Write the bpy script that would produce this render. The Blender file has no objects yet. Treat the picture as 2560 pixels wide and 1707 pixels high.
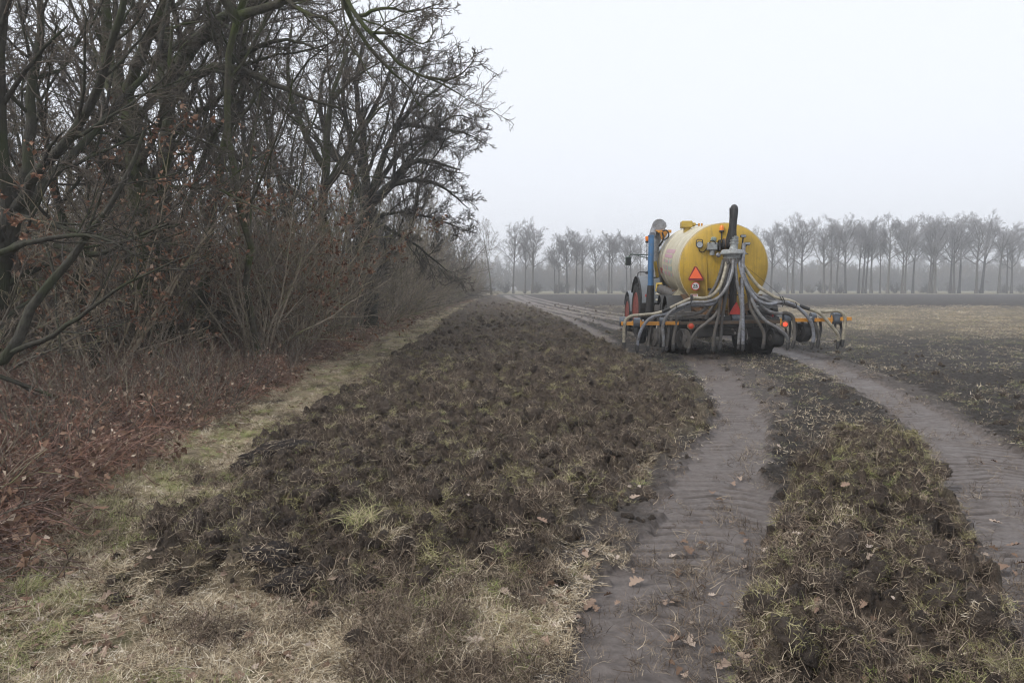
import bpy, math, random
import numpy as np
from mathutils import Matrix, Vector

random.seed(7)
sc = bpy.context.scene
COL = sc.collection
PI = math.pi
rad = math.radians

# ------------------------------------------------------------------ camera
FPX = 1707.0                      # focal length in pixels of the 2560 px wide photograph (24 mm on full frame)
PITCH = math.atan(137.5 / FPX)
CAM = np.array([0.0, 0.0, 1.7])
cam_data = bpy.data.cameras.new('camera')
cam_data.lens = 24.0
cam_data.sensor_width = 36.0
cam_data.clip_start = 0.05
cam_data.clip_end = 3000
cam = bpy.data.objects.new('camera', cam_data)
cam.location = (0, 0, 1.7)
cam.rotation_euler = (PI / 2 - PITCH, 0, 0)
COL.objects.link(cam)
sc.camera = cam

# ------------------------------------------------------------------ world, sun, exposure
W = bpy.data.worlds.new('World')
sc.world = W
W.use_nodes = True
nt = W.node_tree
nt.nodes.clear()
sky = nt.nodes.new('ShaderNodeTexSky')
sky.sky_type = 'NISHITA'
sky.sun_disc = False
sky.sun_elevation = rad(42)
sky.sun_rotation = rad(240)
sky.air_density = 1.0
sky.dust_density = 4.0
hs = nt.nodes.new('ShaderNodeHueSaturation')
hs.inputs['Saturation'].default_value = 0.25
mixw = nt.nodes.new('ShaderNodeMix')
mixw.data_type = 'RGBA'
mixw.inputs['Factor'].default_value = 0.86
mixw.inputs['B'].default_value = (8.2, 8.55, 9.25, 1)      # the closed layer of cloud
bgn = nt.nodes.new('ShaderNodeBackground')
bgn.inputs['Strength'].default_value = 0.1
out = nt.nodes.new('ShaderNodeOutputWorld')
nt.links.new(sky.outputs[0], hs.inputs['Color'])
nt.links.new(hs.outputs[0], mixw.inputs['A'])
nt.links.new(mixw.outputs['Result'], bgn.inputs['Color'])
nt.links.new(bgn.outputs[0], out.inputs['Surface'])

sun_d = bpy.data.lights.new('sun', 'SUN')
sun_d.energy = 1.5
sun_d.angle = rad(11)
sun_d.color = (1.0, 0.96, 0.9)
sun = bpy.data.objects.new('sun', sun_d)
sun.rotation_euler = (rad(48), 0, rad(-60))
COL.objects.link(sun)

sc.view_settings.view_transform = 'Standard'
sc.view_settings.look = 'None'
sc.view_settings.gamma = 1
sc.view_settings.exposure = 0.40
sc.cycles.max_bounces = 4
sc.cycles.diffuse_bounces = 2
sc.cycles.glossy_bounces = 2
sc.cycles.transmission_bounces = 2
sc.cycles.transparent_max_bounces = 4
sc.cycles.volume_bounces = 1
sc.cycles.use_denoising = True
sc.cycles.filter_width = 1.15
try:
    sc.cycles.denoiser = 'OPENIMAGEDENOISE'
    sc.cycles.denoising_prefilter = 'ACCURATE'
except Exception:
    pass

# ------------------------------------------------------------------ helpers
def ray(u, v):
    c, s = math.cos(PITCH), math.sin(PITCH)
    d = (u - 1280.0, FPX, -(v - 853.5))
    return np.array([d[0], c * d[1] + s * d[2], -s * d[1] + c * d[2]])

def at(u, v, Y):
    """world point seen at photograph position (u, v) and standing Y metres ahead"""
    d = ray(u, v)
    return CAM + d * (Y / d[1])

def tag(o, label=None, cat=None, group=None, kind=None):
    if label: o['label'] = label
    if cat: o['category'] = cat
    if group: o['group'] = group
    if kind: o['kind'] = kind
    return o

def empty(name, loc=(0, 0, 0), rz=0.0):
    o = bpy.data.objects.new(name, None)
    o.location = loc
    o.rotation_euler = (0, 0, rz)
    o.empty_display_size = 0.3
    COL.objects.link(o)
    return o

def link(name, me, m=None, parent=None, do_link=True):
    o = bpy.data.objects.new(name, me)
    if m is not None:
        me.materials.append(m)
    if do_link:
        COL.objects.link(o)
    if parent is not None:
        o.parent = parent
    return o

def mesh_np(name, verts, quads=None, tris=None, smooth=True, attrs=None, cols=None):
    me = bpy.data.meshes.new(name)
    verts = np.asarray(verts, dtype=np.float32)
    nq = 0 if quads is None else len(quads)
    ntr = 0 if tris is None else len(tris)
    me.vertices.add(len(verts))
    me.vertices.foreach_set('co', verts.ravel())
    me.loops.add(nq * 4 + ntr * 3)
    me.polygons.add(nq + ntr)
    idx = []
    if nq: idx.append(np.asarray(quads, dtype=np.int32).ravel())
    if ntr: idx.append(np.asarray(tris, dtype=np.int32).ravel())
    me.loops.foreach_set('vertex_index', np.concatenate(idx))
    st = np.concatenate([np.arange(nq) * 4, nq * 4 + np.arange(ntr) * 3]).astype(np.int32)
    me.polygons.foreach_set('loop_start', st)
    me.polygons.foreach_set('use_smooth', np.full(nq + ntr, smooth))
    for k, a in (attrs or {}).items():
        at_ = me.attributes.new(k, 'FLOAT', 'POINT')
        at_.data.foreach_set('value', np.asarray(a, dtype=np.float32))
    for k, a in (cols or {}).items():
        at_ = me.attributes.new(k, 'FLOAT_COLOR', 'POINT')
        at_.data.foreach_set('color', np.asarray(a, dtype=np.float32).ravel())
    me.update(calc_edges=True)
    return me

class MB:
    """collects shapes and links them as one mesh object"""
    def __init__(s):
        s.v, s.f = [], []
    def add(s, verts, faces, M=None):
        b = len(s.v)
        for p in verts:
            q = Vector(p)
            if M is not None: q = M @ q
            s.v.append(tuple(q))
        s.f += [[b + i for i in f] for f in faces]
        return s
    def box(s, c, size, R=None, ch=0.0):
        x, y, z = [a / 2 for a in size]
        if ch <= 0:
            vs = [(-x, -y, -z), (x, -y, -z), (x, y, -z), (-x, y, -z), (-x, -y, z), (x, -y, z), (x, y, z), (-x, y, z)]
            fs = [(0, 3, 2, 1), (4, 5, 6, 7), (0, 1, 5, 4), (1, 2, 6, 5), (2, 3, 7, 6), (3, 0, 4, 7)]
        else:
            vs, fs = [], []
            prof = [(-z, ch), (-z + ch, 0), (z - ch, 0), (z, ch)]
            for zz, i in prof:
                xx, yy = x - i, y - i
                k = ch
                vs += [(-xx + k, -yy, zz), (xx - k, -yy, zz), (xx, -yy + k, zz), (xx, yy - k, zz), (xx - k, yy, zz), (-xx + k, yy, zz), (-xx, yy - k, zz), (-xx, -yy + k, zz)]
            for r in range(3):
                for i in range(8):
                    j = (i + 1) % 8
                    fs.append((r * 8 + i, r * 8 + j, r * 8 + 8 + j, r * 8 + 8 + i))
            fs.append(tuple(range(7, -1, -1)))
            fs.append(tuple(range(24, 32)))
        M = Matrix.Translation(Vector(c)) @ (R if R is not None else Matrix.Identity(4))
        return s.add(vs, fs, M)
    def tube(s, pts, r, k=10, cap=True, close=False):
        P = [Vector(p) for p in pts]
        n = len(P)
        rs = r if isinstance(r, (list, tuple)) else [r] * n
        vs, fs = [], []
        nrm = None
        for i in range(n):
            t = (P[min(i + 1, n - 1)] - P[max(i - 1, 0)])
            if t.length < 1e-9: t = Vector((0, 0, 1))
            t.normalize()
            if nrm is None:
                a = Vector((0, 0, 1)) if abs(t.z) < .9 else Vector((1, 0, 0))
                nrm = t.cross(a).normalized()
            else:
                nrm = (nrm - t * nrm.dot(t))
                nrm.normalize()
            b = t.cross(nrm)
            for j in range(k):
                an = 2 * PI * j / k
                vs.append(tuple(P[i] + (nrm * math.cos(an) + b * math.sin(an)) * rs[i]))
        for i in range(n - 1):
            for j in range(k):
                j2 = (j + 1) % k
                fs.append((i * k + j, i * k + j2, (i + 1) * k + j2, (i + 1) * k + j))
        if cap:
            fs.append(tuple(range(k - 1, -1, -1)))
            fs.append(tuple(range((n - 1) * k, n * k)))
        return s.add(vs, fs)
    def rev(s, prof, M=None, k=32):
        """prof: list of (a, r): a along local y, r the radius"""
        vs, fs = [], []
        for a, r in prof:
            for j in range(k):
                an = 2 * PI * j / k
                vs.append((r * math.cos(an), a, r * math.sin(an)))
        n = len(prof)
        for i in range(n - 1):
            for j in range(k):
                j2 = (j + 1) % k
                fs.append((i * k + j, i * k + j2, (i + 1) * k + j2, (i + 1) * k + j))
        fs.append(tuple(range(k - 1, -1, -1)))
        fs.append(tuple(range((n - 1) * k, n * k)))
        return s.add(vs, fs, M)
    def prism(s, poly, y0, y1, M=None):
        """poly in (x, z), extruded along y"""
        n = len(poly)
        vs = [(x, y0, z) for x, z in poly] + [(x, y1, z) for x, z in poly]
        fs = [tuple(range(n)), tuple(range(2 * n - 1, n - 1, -1))]
        for i in range(n):
            j = (i + 1) % n
            fs.append((i, n + i, n + j, j))
        return s.add(vs, fs, M)
    def build(s, name, m, parent=None, smooth=True, inv=None, bevel=0.0):
        me = bpy.data.meshes.new(name)
        me.from_pydata(s.v, [], s.f)
        if inv is not None:
            me.transform(inv)
        me.validate()
        import bmesh
        bm = bmesh.new()
        bm.from_mesh(me)
        bmesh.ops.recalc_face_normals(bm, faces=bm.faces)
        bm.to_mesh(me)
        bm.free()
        if smooth:
            me.polygons.foreach_set('use_smooth', [True] * len(me.polygons))
            try:
                me.set_sharp_from_angle(angle=rad(38))
            except Exception:
                pass
        o = link(name, me, m, parent)
        if bevel > 0:
            b = o.modifiers.new('bevel', 'BEVEL')
            b.width = bevel
            b.segments = 2
            b.limit_method = 'ANGLE'
            b.angle_limit = rad(40)
        return o

def catmull(pts, m=6):
    P = [np.array(p, dtype=float) for p in pts]
    P = [2 * P[0] - P[1]] + P + [2 * P[-1] - P[-2]]
    o = []
    for i in range(1, len(P) - 2):
        for k in range(m):
            t = k / m
            a, b, c, d = P[i - 1], P[i], P[i + 1], P[i + 2]
            o.append(.5 * ((2 * b) + (-a + c) * t + (2 * a - 5 * b + 4 * c - d) * t * t + (-a + 3 * b - 3 * c + d) * t ** 3))
    o.append(P[-2])
    return o

# noise in numpy ------------------------------------------------------------
def _hash(ix, iy, seed):
    h = (ix.astype(np.int64) * 374761393 + iy.astype(np.int64) * 668265263 + seed * 1442695041) & 0xFFFFFFFF
    h = ((h ^ (h >> 13)) * 1274126177) & 0xFFFFFFFF
    h = (h ^ (h >> 16)) & 0xFFFFFFFF
    return h.astype(np.float64) / 4294967295.0

def vnoise(x, y, seed=0):
    ix, iy = np.floor(x), np.floor(y)
    fx, fy = x - ix, y - iy
    fx = fx * fx * fx * (fx * (fx * 6 - 15) + 10)
    fy = fy * fy * fy * (fy * (fy * 6 - 15) + 10)
    a, b = _hash(ix, iy, seed), _hash(ix + 1, iy, seed)
    c, d = _hash(ix, iy + 1, seed), _hash(ix + 1, iy + 1, seed)
    return (a + (b - a) * fx) * (1 - fy) + (c + (d - c) * fx) * fy

def fbm(x, y, seed=0, oct=4, lac=2.1, gain=0.5):
    s = 0; a = 1; t = 0
    c, n = math.cos(.6), math.sin(.6)
    for i in range(oct):
        s = s + a * vnoise(x, y, seed + i * 17)
        t += a
        x, y = (c * x - n * y) * lac + 3.1, (n * x + c * y) * lac + 1.7
        a *= gain
    return s / t

def sstep(a, b, x):
    t = np.clip((x - a) / (b - a), 0, 1)
    return t * t * (3 - 2 * t)

# ------------------------------------------------------------------ materials
def mat(name):
    m = bpy.data.materials.new(name)
    m.use_nodes = True
    n = m.node_tree
    return m, n, n.nodes['Principled BSDF']

def N(n, kind, **kw):
    o = n.nodes.new(kind)
    for k, v in kw.items():
        if k in o.inputs.keys():
            o.inputs[k].default_value = v
        else:
            setattr(o, k, v)
    return o

def noise_n(n, scale, detail=5, rough=0.6, coord='Object', dist=0.0, vec=None):
    t = N(n, 'ShaderNodeTexNoise')
    t.inputs['Scale'].default_value = scale
    t.inputs['Detail'].default_value = detail
    t.inputs['Roughness'].default_value = rough
    t.inputs['Distortion'].default_value = dist
    if vec is None:
        tc = N(n, 'ShaderNodeTexCoord')
        vec = tc.outputs[coord]
    n.links.new(vec, t.inputs['Vector'])
    return t.outputs['Fac']

def ramp(n, fac, stops, interp='LINEAR'):
    r = N(n, 'ShaderNodeValToRGB')
    r.color_ramp.interpolation = interp
    e = r.color_ramp.elements
    while len(e) < len(stops): e.new(0.5)
    for i, (p, c) in enumerate(stops):
        e[i].position = p
        e[i].color = (c[0], c[1], c[2], 1) if hasattr(c, '__len__') else (c, c, c, 1)
    n.links.new(fac, r.inputs['Fac'])
    return r.outputs['Color']

def mixc(n, fac, a, b, blend='MIX'):
    m = N(n, 'ShaderNodeMix')
    m.data_type = 'RGBA'
    m.blend_type = blend
    for key, val in (('Factor', fac), ('A', a), ('B', b)):
        if hasattr(val, 'is_linked') or hasattr(val, 'node'):
            n.links.new(val, m.inputs[key] if key != 'Factor' else m.inputs['Factor'])
        elif key == 'Factor':
            m.inputs['Factor'].default_value = val
        else:
            m.inputs[key].default_value = (val[0], val[1], val[2], 1)
    return m.outputs['Result']

def mth(n, op, a, b=None, c=None, clamp=False):
    m = N(n, 'ShaderNodeMath')
    m.operation = op
    m.use_clamp = clamp
    for i, val in enumerate((a, b, c)):
        if val is None: continue
        if hasattr(val, 'node'):
            n.links.new(val, m.inputs[i])
        else:
            m.inputs[i].default_value = val
    return m.outputs[0]

def bump(n, bsdf, h, strength=0.5, dist=0.01):
    b = N(n, 'ShaderNodeBump')
    b.inputs['Strength'].default_value = strength
    b.inputs['Distance'].default_value = dist
    n.links.new(h, b.inputs['Height'])
    n.links.new(b.outputs[0], bsdf.inputs['Normal'])

def paint(name, c, c2=None, rough=0.45, dirt=0.35, scale=6.0, dirtcol=(0.09, 0.075, 0.06), spec=0.5, metal=0.0, bmp=0.0, streak=0.0, low=None):
    """worn painted or bare surface with mud splashed over it"""
    m, n, b = mat(name)
    c2 = c2 or tuple(x * .75 for x in c)
    f1 = noise_n(n, scale, 6, .65)
    base = ramp(n, f1, [(.35, c2), (.65, c)])
    f2 = noise_n(n, scale * 2.7, 8, .75, dist=.6)
    k = ramp(n, f2, [(.62 - dirt * .45, 0.0), (.85 - dirt * .3, 1.0)])
    col = mixc(n, k, base, dirtcol)
    if low:
        tcl = N(n, 'ShaderNodeTexCoord'); sp = N(n, 'ShaderNodeSeparateXYZ'); n.links.new(tcl.outputs['Object'], sp.inputs[0])
        lf = mth(n, 'ADD', sp.outputs['Z'], mth(n, 'MULTIPLY_ADD', noise_n(n, 3.5, 7, .7), 1.5, -.75))
        lm_ = N(n, 'ShaderNodeMapRange'); n.links.new(lf, lm_.inputs['Value'])
        lm_.inputs['From Min'].default_value = low[0]; lm_.inputs['From Max'].default_value = low[1]; lm_.inputs['To Min'].default_value = low[2]; lm_.inputs['To Max'].default_value = 0
        col = mixc(n, lm_.outputs[0], col, (.17, .13, .07))
        sp_ = ramp(n, noise_n(n, 42, 3, .6), [(.66, 0.0), (.72, 1.0)])
        col = mixc(n, mth(n, 'MULTIPLY', sp_, mth(n, 'ADD', lm_.outputs[0], .12, clamp=True)), col, (.10, .075, .05))
    if streak:
        tcx = N(n, 'ShaderNodeTexCoord'); mpx = N(n, 'ShaderNodeMapping')
        mpx.inputs['Scale'].default_value = (9, 9, .55)
        n.links.new(tcx.outputs['Object'], mpx.inputs['Vector'])
        fs_ = noise_n(n, 1.6, 7, .7, vec=mpx.outputs[0])
        col = mixc(n, mth(n, 'MULTIPLY', ramp(n, fs_, [(.48, 0.0), (.72, 1.0)]), streak), col, tuple(x * .6 for x in dirtcol))
    n.links.new(col, b.inputs['Base Color'])
    rr = mth(n, 'MULTIPLY_ADD', k, .9 - rough, rough)
    n.links.new(rr, b.inputs['Roughness'])
    b.inputs['Specular IOR Level'].default_value = spec
    b.inputs['Metallic'].default_value = metal
    if bmp: bump(n, b, f2, bmp, .004)
    return m

def attr_fac(n, name):
    a = N(n, 'ShaderNodeAttribute')
    a.attribute_name = name
    return a

def blade_mat(name, stops, rough=0.8, transl=0.0):
    """grass, straw, leaves: a colour for each blade, shifted a little for each clump"""
    m, n, b = mat(name)
    a = attr_fac(n, 'rnd')
    oi = N(n, 'ShaderNodeObjectInfo')
    r2 = mth(n, 'MULTIPLY_ADD', oi.outputs['Random'], .36, -.18)
    f = mth(n, 'ADD', a.outputs['Fac'], r2, clamp=True)
    col = ramp(n, f, stops)
    n.links.new(col, b.inputs['Base Color'])
    b.inputs['Roughness'].default_value = rough
    b.inputs['Specular IOR Level'].default_value = 0.25
    return m

def bark_mat(name, stops, moss=0.35, mosscol=(.045, .055, .022), scale=3.0):
    m, n, b = mat(name)
    tc = N(n, 'ShaderNodeTexCoord')
    f = noise_n(n, scale * 4, 6, .7)
    col = ramp(n, f, stops)
    g = noise_n(n, scale * .5, 4, .6)
    k = ramp(n, g, [(.62 - moss * .4, 0.0), (.8 - moss * .3, 1.0)])
    col = mixc(n, k, col, mosscol)
    oi = N(n, 'ShaderNodeObjectInfo')
    hv = N(n, 'ShaderNodeHueSaturation')
    n.links.new(mth(n, 'MULTIPLY_ADD', oi.outputs['Random'], .9, .6), hv.inputs['Value'])
    n.links.new(mth(n, 'MULTIPLY_ADD', oi.outputs['Random'], .5, .75), hv.inputs['Saturation'])
    n.links.new(col, hv.inputs['Color'])
    col = hv.outputs['Color']
    n.links.new(col, b.inputs['Base Color'])
    b.inputs['Roughness'].default_value = .9
    b.inputs['Specular IOR Level'].default_value = .2
    w = N(n, 'ShaderNodeTexNoise')
    mp_ = N(n, 'ShaderNodeMapping')
    mp_.inputs['Scale'].default_value = (14, 14, 3)
    n.links.new(tc.outputs['Object'], mp_.inputs['Vector'])
    n.links.new(mp_.outputs[0], w.inputs['Vector'])
    w.inputs['Scale'].default_value = 1.6
    w.inputs['Detail'].default_value = 5
    bump(n, b, w.outputs['Fac'], .8, .03)
    return m

M = {}
M['bark'] = bark_mat('bark', [(.3, (.032, .030, .024)), (.7, (.078, .071, .056))], .5)
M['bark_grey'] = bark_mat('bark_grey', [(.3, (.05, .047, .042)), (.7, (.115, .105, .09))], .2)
M['twig'] = bark_mat('twig', [(.3, (.075, .064, .054)), (.7, (.15, .128, .106))], .15)
M['shrub'] = bark_mat('shrub_stem', [(.3, (.12, .102, .08)), (.7, (.29, .25, .20))], .3, (.10, .105, .05))
M['shrub_red'] = bark_mat('shrub_red', [(.3, (.06, .035, .03)), (.7, (.13, .08, .065))], .0)
M['bramble'] = bark_mat('bramble_stem', [(.3, (.11, .062, .052)), (.7, (.33, .215, .17))], .0)
M['row_twig_hazed'] = bark_mat('row_twig_hazed', [(.3, (.20, .195, .2)), (.7, (.30, .29, .295))], .0)  # twig colour lightened to stand in for part of the haze over far trees
M['copper_leaf'] = blade_mat('copper_leaf', [(0, (.10, .045, .028)), (.5, (.22, .11, .065)), (.85, (.34, .21, .14)), (1, (.45, .33, .25))])
M['dry_grass'] = blade_mat('dry_grass', [(0, (.13, .095, .06)), (.3, (.29, .225, .145)), (.65, (.47, .385, .26)), (.88, (.60, .51, .37)), (1, (.70, .62, .50))])
M['green_grass'] = blade_mat('green_grass', [(0, (.46, .39, .25)), (.35, (.36, .33, .17)), (.7, (.23, .25, .09)), (1, (.19, .25, .07))])
M['olive_grass'] = blade_mat('olive_grass', [(0, (.07, .055, .036)), (.3, (.16, .135, .075)), (.6, (.25, .235, .10)), (.85, (.33, .30, .15)), (1, (.48, .42, .28))])
M['root'] = blade_mat('root_fibre', [(0, (.04, .028, .021)), (.35, (.11, .08, .06)), (.7, (.22, .17, .125)), (1, (.46, .38, .28))])
M['oak_leaf'] = blade_mat('oak_leaf', [(0, (.13, .08, .052)), (.45, (.25, .17, .125)), (.8, (.37, .285, .225)), (1, (.46, .38, .32))], .65)
M['litter'] = blade_mat('litter', [(0, (.10, .06, .042)), (.4, (.20, .12, .08)), (.75, (.32, .22, .155)), (1, (.50, .41, .32))], .8)

# ------------------------------------------------------------------ the lie of the land
def ip(y, pts):
    p = sorted(pts)
    return np.interp(y, [a for a, b in p], [b for a, b in p])

TL = [(-6, -1.6), (1.5, .15), (2.84, .57), (3.48, .80), (4.04, 1.10), (4.81, 1.45), (5.93, 1.80), (7.71, 2.63), (9.3, 3.15), (10.94, 3.56), (13.83, 4.07), (16.94, 4.55), (20, 4.7), (24, 4.6), (30, 4.3), (40, 3.7), (57, 2.2), (86, .7), (110, -.4), (150, -1)]
TL2 = [(5.0, 1.6), (7.71, 2.8), (9.3, 3.5), (10.94, 4.12), (12.4, 4.5), (13.83, 4.78), (16.94, 5.1), (20, 5.2)]
TR = [(-6, 1.6), (1.5, 2.2), (3.4, 3.1), (4.15, 3.5), (5.3, 4.05), (6.9, 4.75), (7.71, 5.08), (9.3, 5.55), (10.94, 5.98), (13.83, 6.65), (16.94, 7.1), (20, 7.1), (24, 6.9), (30, 6.5), (40, 5.7), (57, 4.2), (86, 2.6), (110, 1.5), (150, 1)]
TR2 = [(6.5, 4.8), (8, 5.35), (9.3, 5.85), (10.94, 6.42), (13.83, 7.1), (16.94, 7.55), (20, 7.4)]
FT = [([(20, 7.5), (31, 6.0), (46, 3.93), (68, 2.3), (100, 1.2), (140, .6)], .6), ([(24, 9.5), (37, 7.6), (49.4, 5.9), (74, 4.4), (120, 2.6)], .6),
      ([(20, 3.0), (34.6, 3.1), (56.75, 1.6), (86, .0), (120, -1.2)], .5)]
CR = [(-6, -2.5), (2.6, -1.2), (3.4, -.35), (4.39, .36), (5.32, .95), (6.2, 1.30), (7.7, 2.0), (9.05, 2.72), (11.94, 2.95), (15, 2.85), (21.83, 2.57), (40, 2.2), (63, 1.7), (98, -1.6), (125, -3.2)]
CL = [(-6, -2.2), (4.1, -2.3), (6.5, -2.44), (9.4, -2.62), (12.5, -2.6), (26, -2.94), (63, -4.0), (98, -4.6), (125, -5)]
FE = [(-6, -2.9), (2.5, -3.2), (4.55, -3.55), (6.2, -3.8), (8.7, -3.95), (13.8, -4.25), (26, -4.6), (40, -4.6), (83, -5.1), (125, -6)]

def track_w(y, x, pts, w, y0, y1):
    c = ip(y, pts)
    e = .07 * (fbm(x * 1.3, y * 1.3, 91, 3) - .5) * 2 + .17 * (fbm(x * 6, y * 6, 92, 4, gain=.6) - .5) * 2
    d = np.abs(x - c) + e
    m = sstep(w * .5 + .08, w * .5 - .05, d)
    m = m * sstep(y0 - .6, y0 + .6, y) * sstep(y1 + 1, y1 - 1, y)
    return m, x - c

def fields(x, y):
    """every mask of the ground at (x, y)"""
    F = {}
    w1 = (fbm(x * .9, y * .9, 11, 4) - .5)
    w2 = (fbm(x * 2.6, y * 2.6, 12, 4) - .5)
    wob = w1 * 1.1 + w2 * .55
    wL = np.interp(y, [2.8, 4, 5, 9, 14], [.95, 1.0, .92, .74, .72])
    wR = np.interp(y, [3, 4.2, 5.3, 6.9, 7.7, 10], [1.1, 1.25, 1.25, 1.1, .9, .72])
    tl, dl = track_w(y, x, TL, wL, -9, 19)
    tl2, _ = track_w(y, x, TL2, .62, 8.6, 19)
    tr, dr = track_w(y, x, TR, wR, -9, 19)
    tl3, _ = track_w(y, x, [(1, -.5), (2.8, .05), (4.0, .5), (5.5, 1.15), (7, 1.85), (9, 2.6)], .8, -5, 7.2)
    tr2, _ = track_w(y, x, TR2, .62, 7.5, 19)
    F['tracks'] = np.maximum(tl, tr)
    F['tracks2'] = np.maximum(np.maximum(tl2, tr2) * .8, tl3 * .7)
    far = np.zeros_like(x)
    for pts, w in FT + [(TL, .6), (TR, .6)]:
        m, _ = track_w(y, x, pts, w, 21, 132)
        far = np.maximum(far, m)
    F['far'] = far
    F['dl'] = np.where(np.abs(dl) < np.abs(dr), dl, dr)
    F['forest'] = sstep(.25, -.35, x - ip(y, FE) + wob * .9)
    start = sstep(3.35, 4.2, y + wob * 1.3 + .12 * (x + 1))
    churn = sstep(-.18, .2, x - ip(y, CL) + wob * .8) * sstep(.22, -.25, x - ip(y, CR) + wob * .8) * start * sstep(128, 118, y)
    # the dug-over turf heaped between the wheel tracks
    mo = np.interp(y, [3, 4, 4.8, 6, 7], [.42, .46, .55, .9, 1.15])
    med = sstep(-.12, .12, x - ip(y, TL) - mo + w2 * .5) * sstep(.1, -.14, x - ip(y, TR) + np.interp(y, [3, 4.2, 5.3, 6.9, 7.7, 10], [1.1, 1.25, 1.25, 1.1, .9, .72]) * .5 + w2 * .4)
    heap = med * sstep(7.9, 6.9, y + wob)
    churn = np.maximum(churn, heap)
    F['heap'] = heap
    F['churn'] = churn * (1 - F['tracks'])
    tall = np.maximum(F['tracks'], F['tracks2'])
    right = sstep(-.1, .2, x - ip(y, CR) + wob * .8)
    nearm = sstep(5.2, 3.0, y + wob * 1.5) * sstep(2.2, .6, x + wob)         # straw and mud in the foreground
    F['field'] = right * (1 - heap) * (1 - nearm)
    F['verge'] = (1 - F['forest']) * (1 - F['churn']) * np.clip(1 - F['field'], 0, 1) * (1 - F['tracks'])
    F['mudv'] = sstep(.56, .68, fbm(x * 2.2 + 5, y * 2.2, 33, 5) + .16 * sstep(-2.0, .2, x + w1)) * F['verge']
    return F

def height(x, y, F=None):
    F = F or fields(x, y)
    lod = 1 / (1 + np.maximum(y, 0) / 60.0)
    z = .05 * (fbm(x * .18, y * .18, 1, 3) - .5)
    # heaped crest of the dug strip
    c = F['churn']
    r1 = 1 - np.abs(2 * fbm(x * 1.7, y * 1.7, 21, 4) - 1)
    r2 = 1 - np.abs(2 * fbm(x * 4.6, y * 4.6, 22, 4, gain=.6) - 1)
    n3 = fbm(x * 13, y * 13, 23, 4, gain=.6) - .5
    n4 = fbm(x * 42, y * 42, 24, 3) - .5
    cl = vnoise(x * 3.1 + 2 * w_(x, y), y * 3.1, 29)
    z = z + c * (.03 + .20 * (r1 - .55) + .17 * (r2 - .6) * (.5 + .9 * cl) + .20 * n3 + .07 * n4 + .07 * sstep(.66, .9, cl) - .09 * sstep(.54, .68, fbm(x * 7.5, y * 7.5, 35, 3)))
    crest = sstep(2.2, 0, np.abs(x - (ip(y, CL) + ip(y, CR)) * .5)) * sstep(9, 22, y)
    z = z + .07 * c * crest
    # the mound between the tracks
    g = np.exp(-(((x - (2.65 + .30 * (y - 5.2))) / .62) ** 2) - (((y - 5.6) / 1.35) ** 2))
    g2 = np.exp(-(((x - 1.95) / .6) ** 2) - (((y - 3.9) / 1.1) ** 2))
    z = z + F['heap'] * (.17 * g + .03 * g2) * (.75 + .5 * r2)
    # verge
    v = F['verge']
    z = z + v * (.05 * (fbm(x * 2.4, y * 2.4, 25, 4) - .5) + .035 * (fbm(x * 9, y * 9, 26, 4) - .5)) * 1.3
    z = z + F['forest'] * (.12 * (fbm(x * .8, y * .8, 27, 4) - .5) + .05 * n3 + .05)
    # field soil
    fl = F['field'] * (1 - F['tracks'])
    z = z + fl * (.09 * (fbm(x * 2.2, y * 2.2, 31, 5, gain=.6) - .5) + .09 * n3 * lod + .03 * n4 * lod)
    t = F['tracks']
    t2 = F['tracks2'] * (1 - t)
    base = -.045 + .012 * (fbm(x * 3, y * 3, 41, 4) - .5) + .006 * n3
    ph = (y * .97 + x * .25 + .30 * np.abs(F['dl'])) / .15 + 1.1 * fbm(x * 2.2, y * 2.2, 45, 3)
    fr = ph - np.floor(ph) - .5
    rid = -2.2 * np.exp(-(fr / .17) ** 2) * (.3 + 1.1 * vnoise(x * 7 + 11, np.floor(ph) * 1.7, 47)) + .5 * np.cos(fr * 2 * PI)
    patch = sstep(.38, .6, fbm(x * 1.1, y * 1.1, 46, 3)) * (.55 + .45 * sstep(3.2, 5, y))
    base = base + .017 * rid * (.12 + .88 * patch) * sstep(14, 8, y)
    z = z * (1 - t) + base * t
    z = z * (1 - t2 * .6) + (-.02 + .008 * n3 + .006 * rid * sstep(14, 8, y)) * t2 * .6
    ed = 4 * t * (1 - t)
    z = z + ed * .02 * (.5 + r2)
    z = z - F['far'] * .03
    return z

def w_(x, y):
    return fbm(x * 2.0, y * 2.0, 77, 2) - .5

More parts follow.
